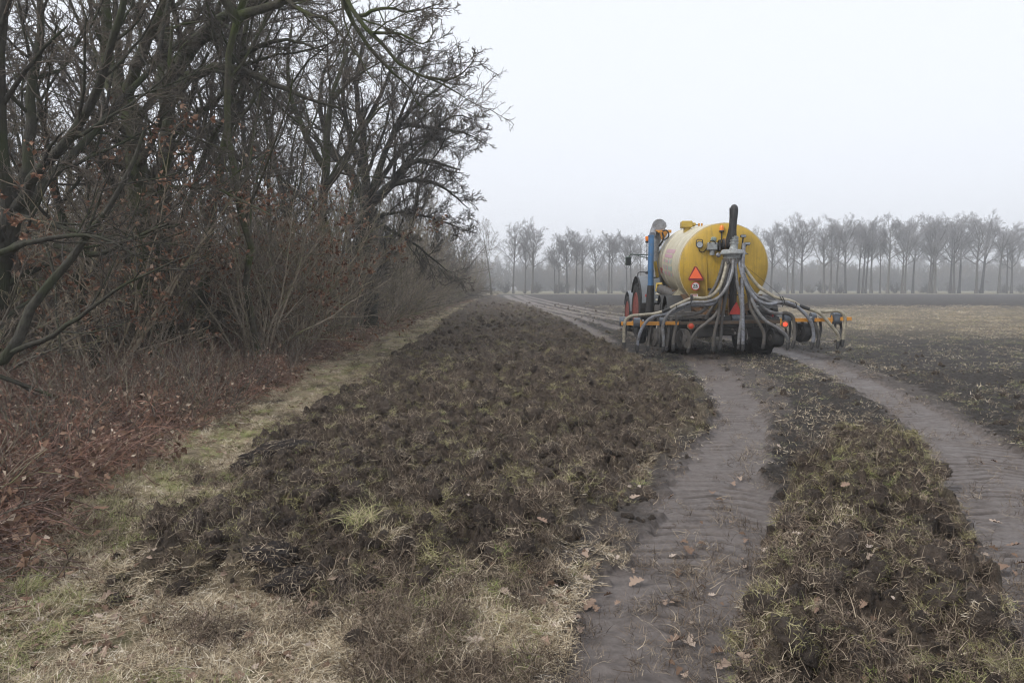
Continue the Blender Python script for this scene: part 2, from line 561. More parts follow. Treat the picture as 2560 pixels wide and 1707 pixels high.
def ground_grid():
    ny, nx = 1010, 860
    ys = np.concatenate([1.9 * np.exp(np.linspace(0, math.log(14 / 1.9), 1050, endpoint=False)), 14 * np.exp(np.linspace(0, math.log(250 / 14), 380))])
    ys = np.concatenate([np.linspace(-5, 1.88, 50), ys])
    ny = len(ys)
    t = np.linspace(-1, 1, nx)
    Y, T = np.meshgrid(ys, t, indexing='ij')
    X = T * (np.maximum(Y, 1.9) + 2.2) * 1.05
    x, y = X.ravel(), Y.ravel()
    F = fields(x, y)
    z = height(x, y, F)
    V = np.stack([x, y, z], 1)
    # overhang: push the clods sideways a little so that they are not a pure height field
    j = .035 * (F['churn'] + .3 * F['field']) / (1 + np.maximum(y, 0) / 25)
    V[:, 0] += j * (fbm(x * 11, y * 11, 61, 3) - .5) * 2
    V[:, 1] += j * (fbm(x * 11, y * 11, 62, 3) - .5) * 2
    i = np.arange(ny - 1)[:, None] * nx + np.arange(nx - 1)[None, :]
    Q = np.stack([i, i + 1, i + nx + 1, i + nx], -1).reshape(-1, 4)
    one = np.ones_like(x)
    A = np.stack([F['verge'], F['churn'], F['tracks'], one], 1)
    B = np.stack([F['forest'], np.maximum(F['tracks2'], F['far']), F['mudv'], one], 1)
    ph = (y * .97 + x * .25 + .30 * np.abs(F['dl'])) / .15 + 1.1 * fbm(x * 2.2, y * 2.2, 45, 3)
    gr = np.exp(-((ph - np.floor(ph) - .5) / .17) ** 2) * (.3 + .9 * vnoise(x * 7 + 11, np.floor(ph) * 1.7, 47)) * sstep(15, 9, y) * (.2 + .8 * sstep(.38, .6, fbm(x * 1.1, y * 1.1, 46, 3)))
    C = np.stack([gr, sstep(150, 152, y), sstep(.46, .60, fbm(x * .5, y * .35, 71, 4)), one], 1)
    cls = np.zeros(len(x), dtype=int)                       # 0 field
    cls[F['verge'] > .5] = 1
    cls[F['churn'] > .5] = 2
    cls[F['forest'] > .5] = 4
    cls[F['tracks'] > .5] = 3
    cls[(y > 151)] = 1
    qc = cls[Q]
    fc = np.sort(qc, 1)[:, 2]
    # clean normals, shared by the pieces, so that no seam shows between them
    return V, Q, fc, A, B, C

def ground_mat():
    m, n, b = mat('ground')
    tc = N(n, 'ShaderNodeTexCoord').outputs['Object']
    A = N(n, 'ShaderNodeSeparateColor'); B = N(n, 'ShaderNodeSeparateColor'); C = N(n, 'ShaderNodeSeparateColor')
    n.links.new(attr_fac(n, 'mA').outputs['Color'], A.inputs[0])
    n.links.new(attr_fac(n, 'mB').outputs['Color'], B.inputs[0])
    n.links.new(attr_fac(n, 'mC').outputs['Color'], C.inputs[0])
    n1 = noise_n(n, 3.0, 8, .7, vec=tc)
    n2 = noise_n(n, 22, 6, .7, vec=tc)
    n3 = noise_n(n, 90, 4, .7, vec=tc)
    n4 = noise_n(n, 9, 6, .75, vec=tc, dist=1.0)
    nb = noise_n(n, .35, 5, .6, vec=tc)
    # damp field soil with straw flecks and a green bloom
    soil = ramp(n, n2, [(.3, (.022, .019, .017)), (.55, (.052, .045, .040)), (.8, (.10, .086, .075))])
    fleck = ramp(n, n3, [(.60, 0.0), (.72, 1.0)])
    fleck2 = mth(n, 'MULTIPLY', fleck, ramp(n, nb, [(.35, .25), (.65, .95)]))
    soil = mixc(n, fleck2, soil, (.22, .18, .13))
    # paler stubble zones further out
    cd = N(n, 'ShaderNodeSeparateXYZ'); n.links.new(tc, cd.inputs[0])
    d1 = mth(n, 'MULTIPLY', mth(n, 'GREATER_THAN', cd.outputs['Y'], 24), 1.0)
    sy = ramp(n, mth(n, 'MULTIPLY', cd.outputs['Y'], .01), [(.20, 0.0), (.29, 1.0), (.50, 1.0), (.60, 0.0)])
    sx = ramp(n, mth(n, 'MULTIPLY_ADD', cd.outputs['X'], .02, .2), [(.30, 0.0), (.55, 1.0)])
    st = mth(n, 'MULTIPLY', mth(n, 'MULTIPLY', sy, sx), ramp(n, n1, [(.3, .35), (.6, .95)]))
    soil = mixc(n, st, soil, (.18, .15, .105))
    # churned turf earth
    earth = ramp(n, n2, [(.30, (.024, .018, .014)), (.52, (.080, .060, .046)), (.8, (.19, .15, .118))])
    turf = ramp(n, n3, [(.3, (.055, .043, .028)), (.7, (.22, .18, .115))])
    k = ramp(n, n4, [(.50, 0.0), (.62, .7)])
    earth = mixc(n, k, earth, turf)
    col = mixc(n, A.outputs[1], soil, earth)
    # verge: matted dead grass with green
    straw = ramp(n, n3, [(.25, (.11, .085, .06)), (.5, (.27, .215, .14)), (.8, (.46, .38, .27))])
    green = ramp(n, n3, [(.3, (.09, .09, .035)), (.75, (.21, .21, .10))])
    gk = ramp(n, n1, [(.48, 0.0), (.6, .7)])
    straw = mixc(n, gk, straw, green)
    straw = mixc(n, mth(n, 'MULTIPLY', B.outputs[2], .85), straw, earth)
    col = mixc(n, A.outputs[0], col, straw)
    # floor of the wood
    lit = ramp(n, n3, [(.3, (.05, .035, .026)), (.55, (.15, .095, .065)), (.8, (.30, .21, .15))])
    col = mixc(n, B.outputs[0], col, lit)
    # pressed wheel tracks
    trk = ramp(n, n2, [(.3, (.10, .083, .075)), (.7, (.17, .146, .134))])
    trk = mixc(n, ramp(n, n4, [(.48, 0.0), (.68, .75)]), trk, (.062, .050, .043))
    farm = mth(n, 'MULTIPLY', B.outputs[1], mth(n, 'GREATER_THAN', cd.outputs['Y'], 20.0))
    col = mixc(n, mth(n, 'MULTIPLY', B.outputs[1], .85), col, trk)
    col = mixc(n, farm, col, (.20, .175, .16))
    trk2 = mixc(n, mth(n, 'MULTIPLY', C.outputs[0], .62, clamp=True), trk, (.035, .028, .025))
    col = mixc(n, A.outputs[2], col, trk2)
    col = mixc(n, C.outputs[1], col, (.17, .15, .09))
    n.links.new(col, b.inputs['Base Color'])
    wet = ramp(n, n1, [(.35, .5), (.7, .85)])
    r = mixc(n, A.outputs[2], (.95, .95, .95), wet)
    n.links.new(r, b.inputs['Roughness'])
    b.inputs['Specular IOR Level'].default_value = .35
    hh = mth(n, 'ADD', mth(n, 'MULTIPLY', n2, .7), mth(n, 'MULTIPLY', n3, .5))
    bp = N(n, 'ShaderNodeBump')
    bp.inputs['Distance'].default_value = .05
    st_ = mth(n, 'MULTIPLY_ADD', A.outputs[2], -.7, .95)
    n.links.new(st_, bp.inputs['Strength'])
    n.links.new(hh, bp.inputs['Height'])
    n.links.new(bp.outputs[0], b.inputs['Normal'])
    return m

M['ground'] = ground_mat()
V, Q, fc, cA, cB, cC = ground_grid()
for k, name in enumerate(['field', 'grass_verge', 'dug_soil', 'wheel_track', 'forest_floor']):
    q = Q[fc == k]
    if not len(q): continue
    u, inv = np.unique(q, return_inverse=True)
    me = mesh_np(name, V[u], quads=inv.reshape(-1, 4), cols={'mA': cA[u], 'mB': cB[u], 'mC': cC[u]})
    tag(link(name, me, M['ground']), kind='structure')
del V, Q, fc, cA, cB, cC
m, n, b = mat('far_ground')
n.links.new(ramp(n, noise_n(n, .8, 6, .6), [(.3, (.04, .035, .03)), (.7, (.10, .085, .06))]), b.inputs['Base Color'])
b.inputs['Roughness'].default_value = .95
me = mesh_np('ground', [(-690, -50, -.35), (690, -50, -.35), (690, 880, -.35), (-690, 880, -.35)], quads=[(0, 1, 2, 3)])
tag(link('ground', me, m), kind='structure')

def hz(x, y):
    return float(height(np.array([float(x)]), np.array([float(y)]))[0])

# ------------------------------------------------------------------ uncounted growth: points that carry copies of small meshes
def scatter(name, pts, rot, scl, sources, pick, label, cat='ground cover'):
    me = bpy.data.meshes.new(name)
    me.vertices.add(len(pts))
    me.vertices.foreach_set('co', np.asarray(pts, dtype=np.float32).ravel())
    a = me.attributes.new('rot', 'FLOAT_VECTOR', 'POINT'); a.data.foreach_set('vector', np.asarray(rot, dtype=np.float32).ravel())
    a = me.attributes.new('scl', 'FLOAT', 'POINT'); a.data.foreach_set('value', np.asarray(scl, dtype=np.float32))
    a = me.attributes.new('pick', 'INT', 'POINT'); a.data.foreach_set('value', np.asarray(pick, dtype=np.int32))
    o = link(name, me)
    g = bpy.data.node_groups.new(name, 'GeometryNodeTree')
    g.interface.new_socket('Geometry', in_out='INPUT', socket_type='NodeSocketGeometry')
    g.interface.new_socket('Geometry', in_out='OUTPUT', socket_type='NodeSocketGeometry')
    gi, go = g.nodes.new('NodeGroupInput'), g.nodes.new('NodeGroupOutput')
    j = g.nodes.new('GeometryNodeJoinGeometry')
    def named(nm, ty):
        q = g.nodes.new('GeometryNodeInputNamedAttribute')
        q.data_type = ty
        q.inputs['Name'].default_value = nm
        return q.outputs['Attribute']
    R_, S_, K_ = named('rot', 'FLOAT_VECTOR'), named('scl', 'FLOAT'), named('pick', 'INT')
    for i, s in enumerate(sources):
        oi = g.nodes.new('GeometryNodeObjectInfo')
        oi.transform_space = 'ORIGINAL'
        oi.inputs['Object'].default_value = s
        oi.inputs['As Instance'].default_value = True
        c = g.nodes.new('FunctionNodeCompare')
        c.data_type = 'INT'; c.operation = 'EQUAL'
        ia = [q for q in c.inputs if q.type == 'INT']
        g.links.new(K_, ia[0]); ia[1].default_value = i
        ii = g.nodes.new('GeometryNodeInstanceOnPoints')
        g.links.new(gi.outputs[0], ii.inputs['Points'])
        g.links.new(c.outputs[0], ii.inputs['Selection'])
        g.links.new(oi.outputs['Geometry'], ii.inputs['Instance'])
        g.links.new(R_, ii.inputs['Rotation'])
        g.links.new(S_, ii.inputs['Scale'])
        g.links.new(ii.outputs[0], j.inputs[0])
    g.links.new(j.outputs[0], go.inputs[0])
    mo = o.modifiers.new('growth', 'NODES')
    mo.node_group = g
    tag(o, label, cat, kind='stuff')
    return o

rng = np.random.default_rng(5)

def blades(name, count, m, length, width, spread, lay, wild=0.0, seg=3, hrange=(0, 0), curl=.5, rlow=0, rhigh=1):
    """a tuft: ribbons that start within spread and lie over by lay (0 upright, 1 flat)"""
    r = np.random.default_rng(abs(hash(name)) % 1000 if False else sum(map(ord, name)) * 7 + count)
    az = r.uniform(0, 2 * PI, count)
    rr = spread * np.sqrt(r.uniform(0, 1, count)); ra = r.uniform(0, 2 * PI, count)
    base = np.stack([rr * np.cos(ra), rr * np.sin(ra), r.uniform(hrange[0], hrange[1] + 1e-6, count)], 1)
    L = length * r.uniform(.45, 1.2, count)
    el = (PI / 2) * (1 - lay) + r.normal(0, .22, count)
    if wild: el = np.where(r.uniform(0, 1, count) < wild, r.uniform(-.3, 1.4, count), el)
    P = np.zeros((count, seg + 1, 3)); P[:, 0] = base
    e = el.copy(); a2 = az.copy()
    for i in range(seg):
        st = L / seg
        P[:, i + 1] = P[:, i] + np.stack([np.cos(e) * np.cos(a2), np.cos(e) * np.sin(a2), np.sin(e)], 1) * st[:, None]
        e = e - curl * r.uniform(.1, 1.0, count)
        a2 = a2 + r.normal(0, .35, count)
    P[:, :, 2] = np.maximum(P[:, :, 2], base[:, 2:3] * 0 + .002 + r.uniform(0, .006, (count, 1)))
    side = np.stack([-np.sin(az), np.cos(az), r.uniform(-.6, .6, count)], 1)
    side /= np.linalg.norm(side, axis=1)[:, None]
    wds = width * r.uniform(.6, 1.3, count)
    taper = np.linspace(1, .25, seg + 1)
    Lf = P - side[:, None] * (wds[:, None] * taper[None])[..., None] * .5
    Rt = P + side[:, None] * (wds[:, None] * taper[None])[..., None] * .5
    Vv = np.stack([Lf, Rt], 2).reshape(-1, 3)
    b0 = np.arange(count)[:, None] * (seg + 1) * 2 + np.arange(seg)[None] * 2
    Qd = np.stack([b0, b0 + 1, b0 + 3, b0 + 2], -1).reshape(-1, 4)
    rnd = np.repeat(r.uniform(rlow, rhigh, count), (seg + 1) * 2)
    me = mesh_np(name, Vv, quads=Qd, attrs={'rnd': rnd})
    return link(name, me, m, do_link=False)

LEAF = [(0, -.5), (.05, -.42), (.16, -.36), (.20, -.26), (.11, -.18), (.27, -.08), (.31, .03), (.17, .08), (.30, .20), (.28, .30), (.14, .30), (.13, .42), (0, .5)]
def leaf_mesh(name, m, sz=.1, curl=.25, seed=0, rnd=.5, do_link=False):
    r = random.Random(seed)
    out_ = LEAF + [(-x * r.uniform(.8, 1.1), y + r.uniform(-.02, .02)) for x, y in LEAF[-2:0:-1]]
    k = [r.uniform(-1, 1) for _ in range(6)]
    def zf(x, y):
        return sz * (curl * (x * x * 3.2 * (1 + k[0] * .4) + k[1] * .9 * y * y + k[2] * .9 * x * y + .25 * k[3] * math.sin(y * 9) * abs(x) * 2))
    vs = [(x * sz, y * sz, zf(x, y)) for x, y in out_]
    mid = [(0, -.4), (0, -.2), (0, 0), (0, .2), (0, .4)]
    nb = len(vs)
    vs += [(x * sz, y * sz, zf(x, y) - .01 * sz) for x, y in mid]
    tr = []
    n_ = len(out_)
    def near(y): return nb + min(range(5), key=lambda i: abs(mid[i][1] - y))
    for i in range(n_):
        j = (i + 1) % n_
        a, b_ = near(out_[i][1]), near(out_[j][1])
        tr.append((i, j, b_))
        if a != b_: tr.append((i, b_, a))
    me = mesh_np(name, vs, tris=tr, attrs={'rnd': [rnd] * len(vs)})
    return link(name, me, m, do_link=do_link)

def clod_mesh(name, m, seed, sz=.1, hair=60):
    import bmesh
    bm = bmesh.new()
    bmesh.ops.create_icosphere(bm, subdivisions=4, radius=1)
    V_ = np.array([v.co[:] for v in bm.verts])
    o_ = seed * 7.3
    d = .62 * (fbm(V_[:, 0] * 1.7 + o_, V_[:, 1] * 1.7 + V_[:, 2] * 1.3, seed, 4) - .5) + .35 * (fbm(V_[:, 0] * 5 + o_, V_[:, 1] * 5 + V_[:, 2] * 4, seed + 5, 3) - .5) \
        + .30 * (fbm(V_[:, 0] * 10 + V_[:, 2] * 8 + o_, V_[:, 1] * 10 - V_[:, 2] * 5, seed + 9, 3) - .5)
    V_ = V_ * (1 + 1.1 * d)[:, None] * np.array([sz * 1.15, sz * .9, sz * .62])
    F_ = np.array([[v.index for v in f.verts] for f in bm.faces])
    bm.free()
    me = mesh_np(name, V_, tris=F_)
    return link(name, me, m, do_link=False)

def one_mesh(kids, name):
    """the pieces of a plant as one mesh, for the uncounted growth"""
    me = bpy.data.meshes.new(name)
    vs, fs, mi, off = [], [], [], 0
    V_, LI, LS, MI = [], [], [], []
    base = 0; lb = 0
    for k, (nm, m_) in enumerate(kids):
        nv, nl, npoly = len(m_.vertices), len(m_.loops), len(m_.polygons)
        a = np.zeros(nv * 3, dtype=np.float32); m_.vertices.foreach_get('co', a); V_.append(a)
        b_ = np.zeros(nl, dtype=np.int32); m_.loops.foreach_get('vertex_index', b_); LI.append(b_ + base)
        c_ = np.zeros(npoly, dtype=np.int32); m_.polygons.foreach_get('loop_start', c_); LS.append(c_ + lb)
        MI.append(np.full(npoly, k, dtype=np.int32))
        base += nv; lb += nl
        me.materials.append(m_.materials[0])
    me.vertices.add(base); me.vertices.foreach_set('co', np.concatenate(V_))
    me.loops.add(lb); me.loops.foreach_set('vertex_index', np.concatenate(LI))
    me.polygons.add(sum(len(x) for x in LS)); me.polygons.foreach_set('loop_start', np.concatenate(LS))
    me.polygons.foreach_set('material_index', np.concatenate(MI))
    me.update(calc_edges=True)
    rv = []
    for nm, m_ in kids:
        q = np.full(len(m_.vertices), .5, dtype=np.float32)
        if 'rnd' in m_.attributes: m_.attributes['rnd'].data.foreach_get('value', q)
        rv.append(q)
    rn = me.attributes.new('rnd', 'FLOAT', 'POINT')
    rn.data.foreach_set('value', np.concatenate(rv))
    return link(name, me, do_link=False)

def surf_hair(name, me, count, m, length, width, seed=0, up=-9.0):
    """fibres and short grass lying over the surface of a clod"""
    r = np.random.default_rng(seed)
    V_ = np.zeros(len(me.vertices) * 3, dtype=np.float32); me.vertices.foreach_get('co', V_); V_ = V_.reshape(-1, 3).astype(float)
    Nn = V_ / (np.linalg.norm(V_, axis=1, keepdims=True) + 1e-9)
    ok = np.where(Nn[:, 2] > up)[0]
    i = r.choice(ok, count)
    n_ = Nn[i]; p = V_[i] * .985
    t = np.cross(n_, r.normal(0, 1, (count, 3))); t /= np.linalg.norm(t, axis=1, keepdims=True) + 1e-9
    s_ = np.cross(n_, t)
    L = (length * r.uniform(.4, 1.3, count))[:, None]; w = (width * r.uniform(.6, 1.3, count))[:, None]
    lift = r.uniform(.05, .8, count)[:, None]
    p1 = p + (t + n_ * lift) * L * .5
    p2 = p1 + (t * .9 + n_ * (lift - .5) + np.array([0, 0, -.2])) * L * .5
    VV = np.stack([p - s_ * w * .5, p + s_ * w * .5, p1 - s_ * w * .4, p1 + s_ * w * .4, p2 - s_ * w * .12, p2 + s_ * w * .12], 1).reshape(-1, 3)
    b0 = np.arange(count)[:, None] * 6
    Qd = np.concatenate([b0 + np.array([[0, 1, 3, 2]]), b0 + np.array([[2, 3, 5, 4]])])
    mm = mesh_np(name, VV, quads=Qd, attrs={'rnd': np.repeat(r.uniform(0, 1, count), 6)})
    mm.materials.append(m)
    return mm

def samp(n, y0, y1, dens, seed, power=1.0, xf=.80, xpad=.8, xmin=None, xmax=None):
    """points in the ground, thinning out with distance, kept with probability dens(x, y, F)"""
    r = np.random.default_rng(seed)
    u = r.uniform(0, 1, n)
    if power == 0: y = y0 + (y1 - y0) * u
    elif power == 1: y = y0 * (y1 / y0) ** u
    else:
        q = 1 - power
        y = (y0 ** q + (y1 ** q - y0 ** q) * u) ** (1 / q)
    lim = y * xf + xpad
    lo = -lim if xmin is None else np.maximum(-lim, xmin)
    hi = lim if xmax is None else np.minimum(lim, xmax)
    ok0 = hi > lo
    x = lo + (hi - lo) * r.uniform(0, 1, n)
    keepw = (hi - lo) / (2 * lim)
    F = fields(x, y)
    p = dens(x, y, F) * ok0
    if xmin is not None or xmax is not None:
        pass
    k = r.uniform(0, 1, n) < p
    x, y = x[k], y[k]
    F = {a: b_[k] for a, b_ in F.items()}
    z = height(x, y, F)
    return np.stack([x, y, z], 1), F, r

def spread_on(name, P, r, sources, size, label, tilt=.25, sink=0.0, grow=.0, cat='ground cover', wt=None, flat=False):
    n = len(P)
    if not n: return
    rot = np.stack([r.normal(0, tilt, n), r.normal(0, tilt, n), r.uniform(0, 2 * PI, n)], 1)
    s = size * r.uniform(.65, 1.35, n) * (1 + grow * P[:, 1])
    P = P.copy(); P[:, 2] -= sink * s
    pick = r.choice(len(sources), n, p=wt)
    return scatter(name, P, rot, s, sources, pick, label, cat)

# ------------------------------------------------------------------ grass, straw, leaves, clods
DRY = [blades('dry_tuft%d' % i, 70, M['dry_grass'], .06, .0026, .07, .985, .10) for i in range(4)]
DRYT = [blades('dry_tussock%d' % i, 80, M['dry_grass'], .17, .0032, .07, .72, .2, seg=4, curl=.7) for i in range(2)]
GRN = [blades('green_tuft%d' % i, 60, M['green_grass'], .06, .0028, .065, .6, .2) for i in range(3)]
OLV = [blades('olive_tuft%d' % i, 60, M['olive_grass'], .06, .0026, .055, .8, .4) for i in range(4)]
ROOT = [blades('root_tuft%d' % i, 60, M['root'], .08, .0028, .09, .72, .6, hrange=(0, .03)) for i in range(4)]
CLOD = [clod_mesh('clod%d' % i, None, i + 1, 1.0) for i in range(5)]
m, n, b = mat('clod_earth')
f2 = noise_n(n, 3.0, 8, .75)
col = ramp(n, f2, [(.3, (.036, .026, .020)), (.55, (.10, .076, .059)), (.8, (.23, .18, .142))])
n.links.new(col, b.inputs['Base Color'])
b.inputs['Roughness'].default_value = .95
bump(n, b, noise_n(n, 14, 6, .75), .9, .12)
M['clod'] = m
for c in CLOD: c.data.materials.append(m)
CLOD = [one_mesh([('a', c.data), ('b', surf_hair('h', c.data, 50, M['root'], .9, .05, i, -.3))], 'clod_hair%d' % i) for i, c in enumerate(CLOD)]
LEAVES = [leaf_mesh('fallen_leaf%d' % i, M['oak_leaf'], .115, .55, i, (i % 5) / 4) for i in range(8)]
LIT = [leaf_mesh('litter_leaf%d' % i, M['litter'], .10, .7, i + 20, (i % 5) / 4) for i in range(6)]

nz = lambda x, y, s, k: fbm(x * s, y * s, k, 4)
P, F, r = samp(64000, 2.2, 60, lambda x, y, F: np.clip(F['verge'] * (1 - F['mudv'] * .85) * (y < 70) * (x < 1.4), 0, 1) * (.12 + .88 * sstep(.36, .54, nz(x, y, 1.9, 201))), 101, 1.15, xmin=-7)
spread_on('dead_grass', P, r, DRY + DRYT, 1.0, 'pale matted dead grass covering the verge beside the wood', .28, grow=.012, wt=[.25] * 4 + [0] * 2, cat='grass')
P, F, r = samp(26000, 2.2, 70, lambda x, y, F: np.clip(F['verge'] * (x < 1.3) + .12 * F['churn'] * (1 - F['tracks']), 0, 1) * np.clip(sstep(.46, .60, nz(x, y, .9, 202)) * .85 * (.15 + .85 * sstep(.3, -1.6, x)) + .8 * (np.abs(x - ip(y, CL) + .45) < .55) * sstep(.40, .56, nz(x, y, 1.3, 219)), 0, 1), 102, 1.1, xmin=-6)
spread_on('green_grass', P, r, GRN, 1.0, 'short green grass growing in patches along the verge', .2, grow=.012, cat='grass')
P, F, r = samp(60000, 2.2, 80, lambda x, y, F: np.clip(F['churn'], 0, 1) * (.02 + .42 * sstep(.55, .65, nz(x, y, 1.5, 203))), 103, 1.0, xmax=6)
spread_on('torn_turf', P, r, OLV, 1.0, 'olive torn turf lying over the dug strip of soil', .5, grow=.014, sink=-.01, cat='turf')
P, F, r = samp(52000, 2.2, 60, lambda x, y, F: np.clip(F['churn'] * .24 + F['mudv'] * .5 + .05 * F['field'] + .07 * F['tracks'] * sstep(6, 3, y), 0, 1), 104, 1.0, xmax=8)
spread_on('root_fibres', P, r, ROOT, 1.0, 'brown roots and straw bits mixed into the dug soil', .6, grow=.014, cat='roots')
# the green and straw turf on the heap between the tracks
P, F, r = samp(7500, 2.4, 9.5, lambda x, y, F: np.clip(F['heap'], 0, 1) * (.05 + .65 * sstep(.54, .64, nz(x, y, 1.6, 204))), 105, .6, xmin=0, xmax=7)
spread_on('heap_turf', P, r, OLV + ROOT[:3] + DRY[:2] + GRN[:1], .85, 'yellowish green turf heaped between the two wheel tracks', .5, sink=-.02, wt=[.14] * 4 + [.05] * 3 + [.04] * 2 + [.21], cat='turf')
# clods
P, F, r = samp(30000, 2.6, 70, lambda x, y, F: np.clip(F['churn'] + .12 * F['mudv'] + .30 * F['field'] * (1 - F['tracks']) + 1.2 * F['tracks'] * (1 - F['tracks']) * (1 - F['tracks2']), 0, 1) * (.25 + .6 * nz(x, y, 2.2, 205)), 106, 1.0, xmax=10)
n_ = len(P)
rot = np.stack([r.uniform(0, 6.28, n_), r.uniform(0, 6.28, n_), r.uniform(0, 6.28, n_)], 1)
s = np.clip(r.lognormal(math.log(.016), .68, n_), .006, .065) * (1 + .012 * P[:, 1])
P[:, 2] += s * .15
scatter('soil_clods', P, rot, s, CLOD, r.integers(0, len(CLOD), n_), 'dark crumbly clods of earth over the dug strip', 'clods')
# shaggy lumps of torn turf: a clod with its grass still on
TC = []
for i in range(4):
    a_ = clod_mesh('tc%d' % i, M['clod'], i + 31, .10)
    g_ = blades('tcg%d' % i, 150, [M['olive_grass'], M['root'], M['olive_grass'], M['dry_grass']][i], .055, .0026, .085, .8, .35, hrange=(.02, .06))
    a_.data.materials.clear(); a_.data.materials.append(M['clod'])
    h_ = surf_hair('h', a_.data, 260, [M['olive_grass'], M['root'], M['root'], M['dry_grass']][i], .05, .0028, i, -.2)
    TC.append(one_mesh([('a', a_.data), ('b', g_.data), ('c', h_)], 'turf_lump%d' % i))
P, F, r = samp(9000, 2.8, 60, lambda x, y, F: np.clip(F['churn'], 0, 1) * (.25 + .75 * sstep(.40, .58, nz(x, y, 1.3, 215))), 116, .9, xmax=8)
n_ = len(P)
rot = np.stack([r.normal(0, .7, n_), r.normal(0, .7, n_), r.uniform(0, 6.28, n_)], 1)
s = np.clip(r.lognormal(math.log(.55), .4, n_), .25, 1.0) * (1 + .016 * P[:, 1])
P[:, 2] -= .01 * s
scatter('turf_lumps', P, rot, s, TC, r.choice(4, n_, p=[.34, .34, .22, .10]), 'shaggy lumps of torn turf thrown up over the dug strip', 'turf')
# field: straw stubble bits, weeds, pale stones
BIT = [blades('straw_bits%d' % i, 22, M['dry_grass'], .05, .005, .16, .9, .25, seg=2, rlow=.3) for i in range(3)]
WEED = [blades('weed%d' % i, 20, M['green_grass'], .04, .003, .10, .6, .2, seg=2) for i in range(2)]
P, F, r = samp(36000, 6, 60, lambda x, y, F: F['field'] * (1 - F['tracks']) * (1 - F['far'] * .7) * (1 - .7 * F['tracks2']) * (.20 + .8 * sstep(.45, .62, nz(x, y, .35, 206))) * (.12 + .8 * sstep(17, 30, y) * sstep(5, 13, x)), 107, .8, xmin=1.0)
spread_on('stubble_bits', P, r, BIT, 1.0, 'bits of pale straw stubble strewn over the dark field', .2, grow=.02, cat='stubble')
P, F, r = samp(20000, 6, 50, lambda x, y, F: F['field'] * (1 - F['tracks']) * (.15 + .85 * sstep(.48, .64, nz(x, y, .8, 207))) * .42 * (1 - F['tracks2']), 108, .8, xmin=1.0)
spread_on('field_weeds', P, r, WEED, 1.0, 'thin green weeds sprouting on the dark field', .2, grow=.02, cat='weeds')
# fallen leaves, thin over the foreground, thick under the brambles
P, F, r = samp(16000, 2.3, 16, lambda x, y, F: np.clip(F['verge'] * .42 + F['churn'] * .10 * sstep(7, 3, y) + .035 * F['tracks'] * sstep(9, 4, y) + .05 * sstep(6, 3, y), 0, 1) * sstep(.4, .55, nz(x, y, .8, 208)), 109, 1.2, xmax=5)
P[:, 2] += .02
spread_on('small_fallen_leaves', P, r, LEAVES, .46, 'small dry oak leaves lying in the grass and mud', .35, cat='leaves')
P, F, r = samp(34000, 3.0, 45, lambda x, y, F: F['forest'] * .95, 110, 1.0, xmin=-40, xmax=-2.5)
P[:, 2] += .015
spread_on('leaf_litter', P, r, LIT, .72, 'brown and copper leaf litter on the floor of the wood', .6, grow=.03, cat='leaf litter')

# the bigger leaves one can point at
LV = [(1190, 1420), (1262, 1480), (1315, 1395), (1340, 1410), (1460, 1385), (1495, 1412), (1592, 1452), (1355, 1300), (1365, 1605), (1190, 1600), (1440, 1545), (1720, 1375), (1850, 1195), (1908, 1610), (2325, 1205), (2535, 1362), (2505, 1420), (2490, 1305),
      (1810, 1660), (1355, 1505), (1722, 1604), (1475, 1507), (1860, 1645), (1955, 1370), (2008, 1640), (1588, 1242), (1832, 1208), (1780, 1232), (348, 1665), (265, 1490), (505, 1540), (620, 1590), (1008, 1640), (830, 1450), (1120, 1365), (1690, 1600), (1945, 1115), (2220, 1235)]
gx = {}
for i, (u, v) in enumerate(LV):
    d = ray(u, v)
    t = 1.7 / -d[2]
    for _ in range(4):
        p = CAM + d * t
        t = (1.7 - hz(p[0], p[1]) - .03) / -d[2]
    p = CAM + d * t
    k = i % 8
    if k not in gx:
        gx[k] = leaf_mesh('oak_leaf', M['oak_leaf'], .12, .6, k + 40, [.45, .75, .6, .25, .8, .5, .65, .35][k], do_link=True)
        o = gx[k]
    else:
        o = gx[k].copy()
        COL.objects.link(o)
    o.location = p
    o.rotation_euler = (random.uniform(-.35, .35), random.uniform(-.35, .35), random.uniform(0, 6.28))
    o.scale = [random.uniform(.6, .95)] * 3
    tag(o, 'curled dry pale brown oak leaf lying on the muddy ground', 'leaf', 'fallen oak leaves')

# the big clods at the edge of the dug strip
def big_clod(u, v, size, label, seed, flat=1.0):
    d = ray(u, v); t = 1.7 / -d[2]; p = CAM + d * t
    o = clod_mesh('soil_clod', M['clod_big'], seed, 1.0)
    COL.objects.link(o)
    o.location = (p[0], p[1], hz(p[0], p[1]) + size[2] * .32)
    o.scale = size
    o.rotation_euler = (0, 0, seed)
    o.data.materials[0] = M['clod_big']
    hm = surf_hair('fibres', o.data, 900, M['root'], .32, .020, seed, -.35)
    ho = bpy.data.objects.new('fibres', hm); COL.objects.link(ho); ho.parent = o
    tag(o, label, 'clod')
m, n, b = mat('clod_earth_dark')
col = ramp(n, noise_n(n, 4.0, 8, .8), [(.3, (.022, .016, .014)), (.6, (.055, .040, .033)), (.85, (.12, .095, .075))])
n.links.new(col, b.inputs['Base Color']); b.inputs['Roughness'].default_value = .95
bump(n, b, noise_n(n, 18, 8, .8), 1.0, .12)
M['clod_big'] = m
big_clod(818, 1032, (.13, .12, .15), 'dark upright clod standing alone at the left edge of the dug strip', 3)
big_clod(705, 1160, (.30, .17, .15), 'long dark slab of earth jutting onto the green verge', 4)
big_clod(610, 1182, (.14, .12, .11), 'small dark clod at the left tip of the long earth slab', 5)
big_clod(655, 1440, (.20, .13, .14), 'bulky brown clod nearest to the foreground grass', 6)
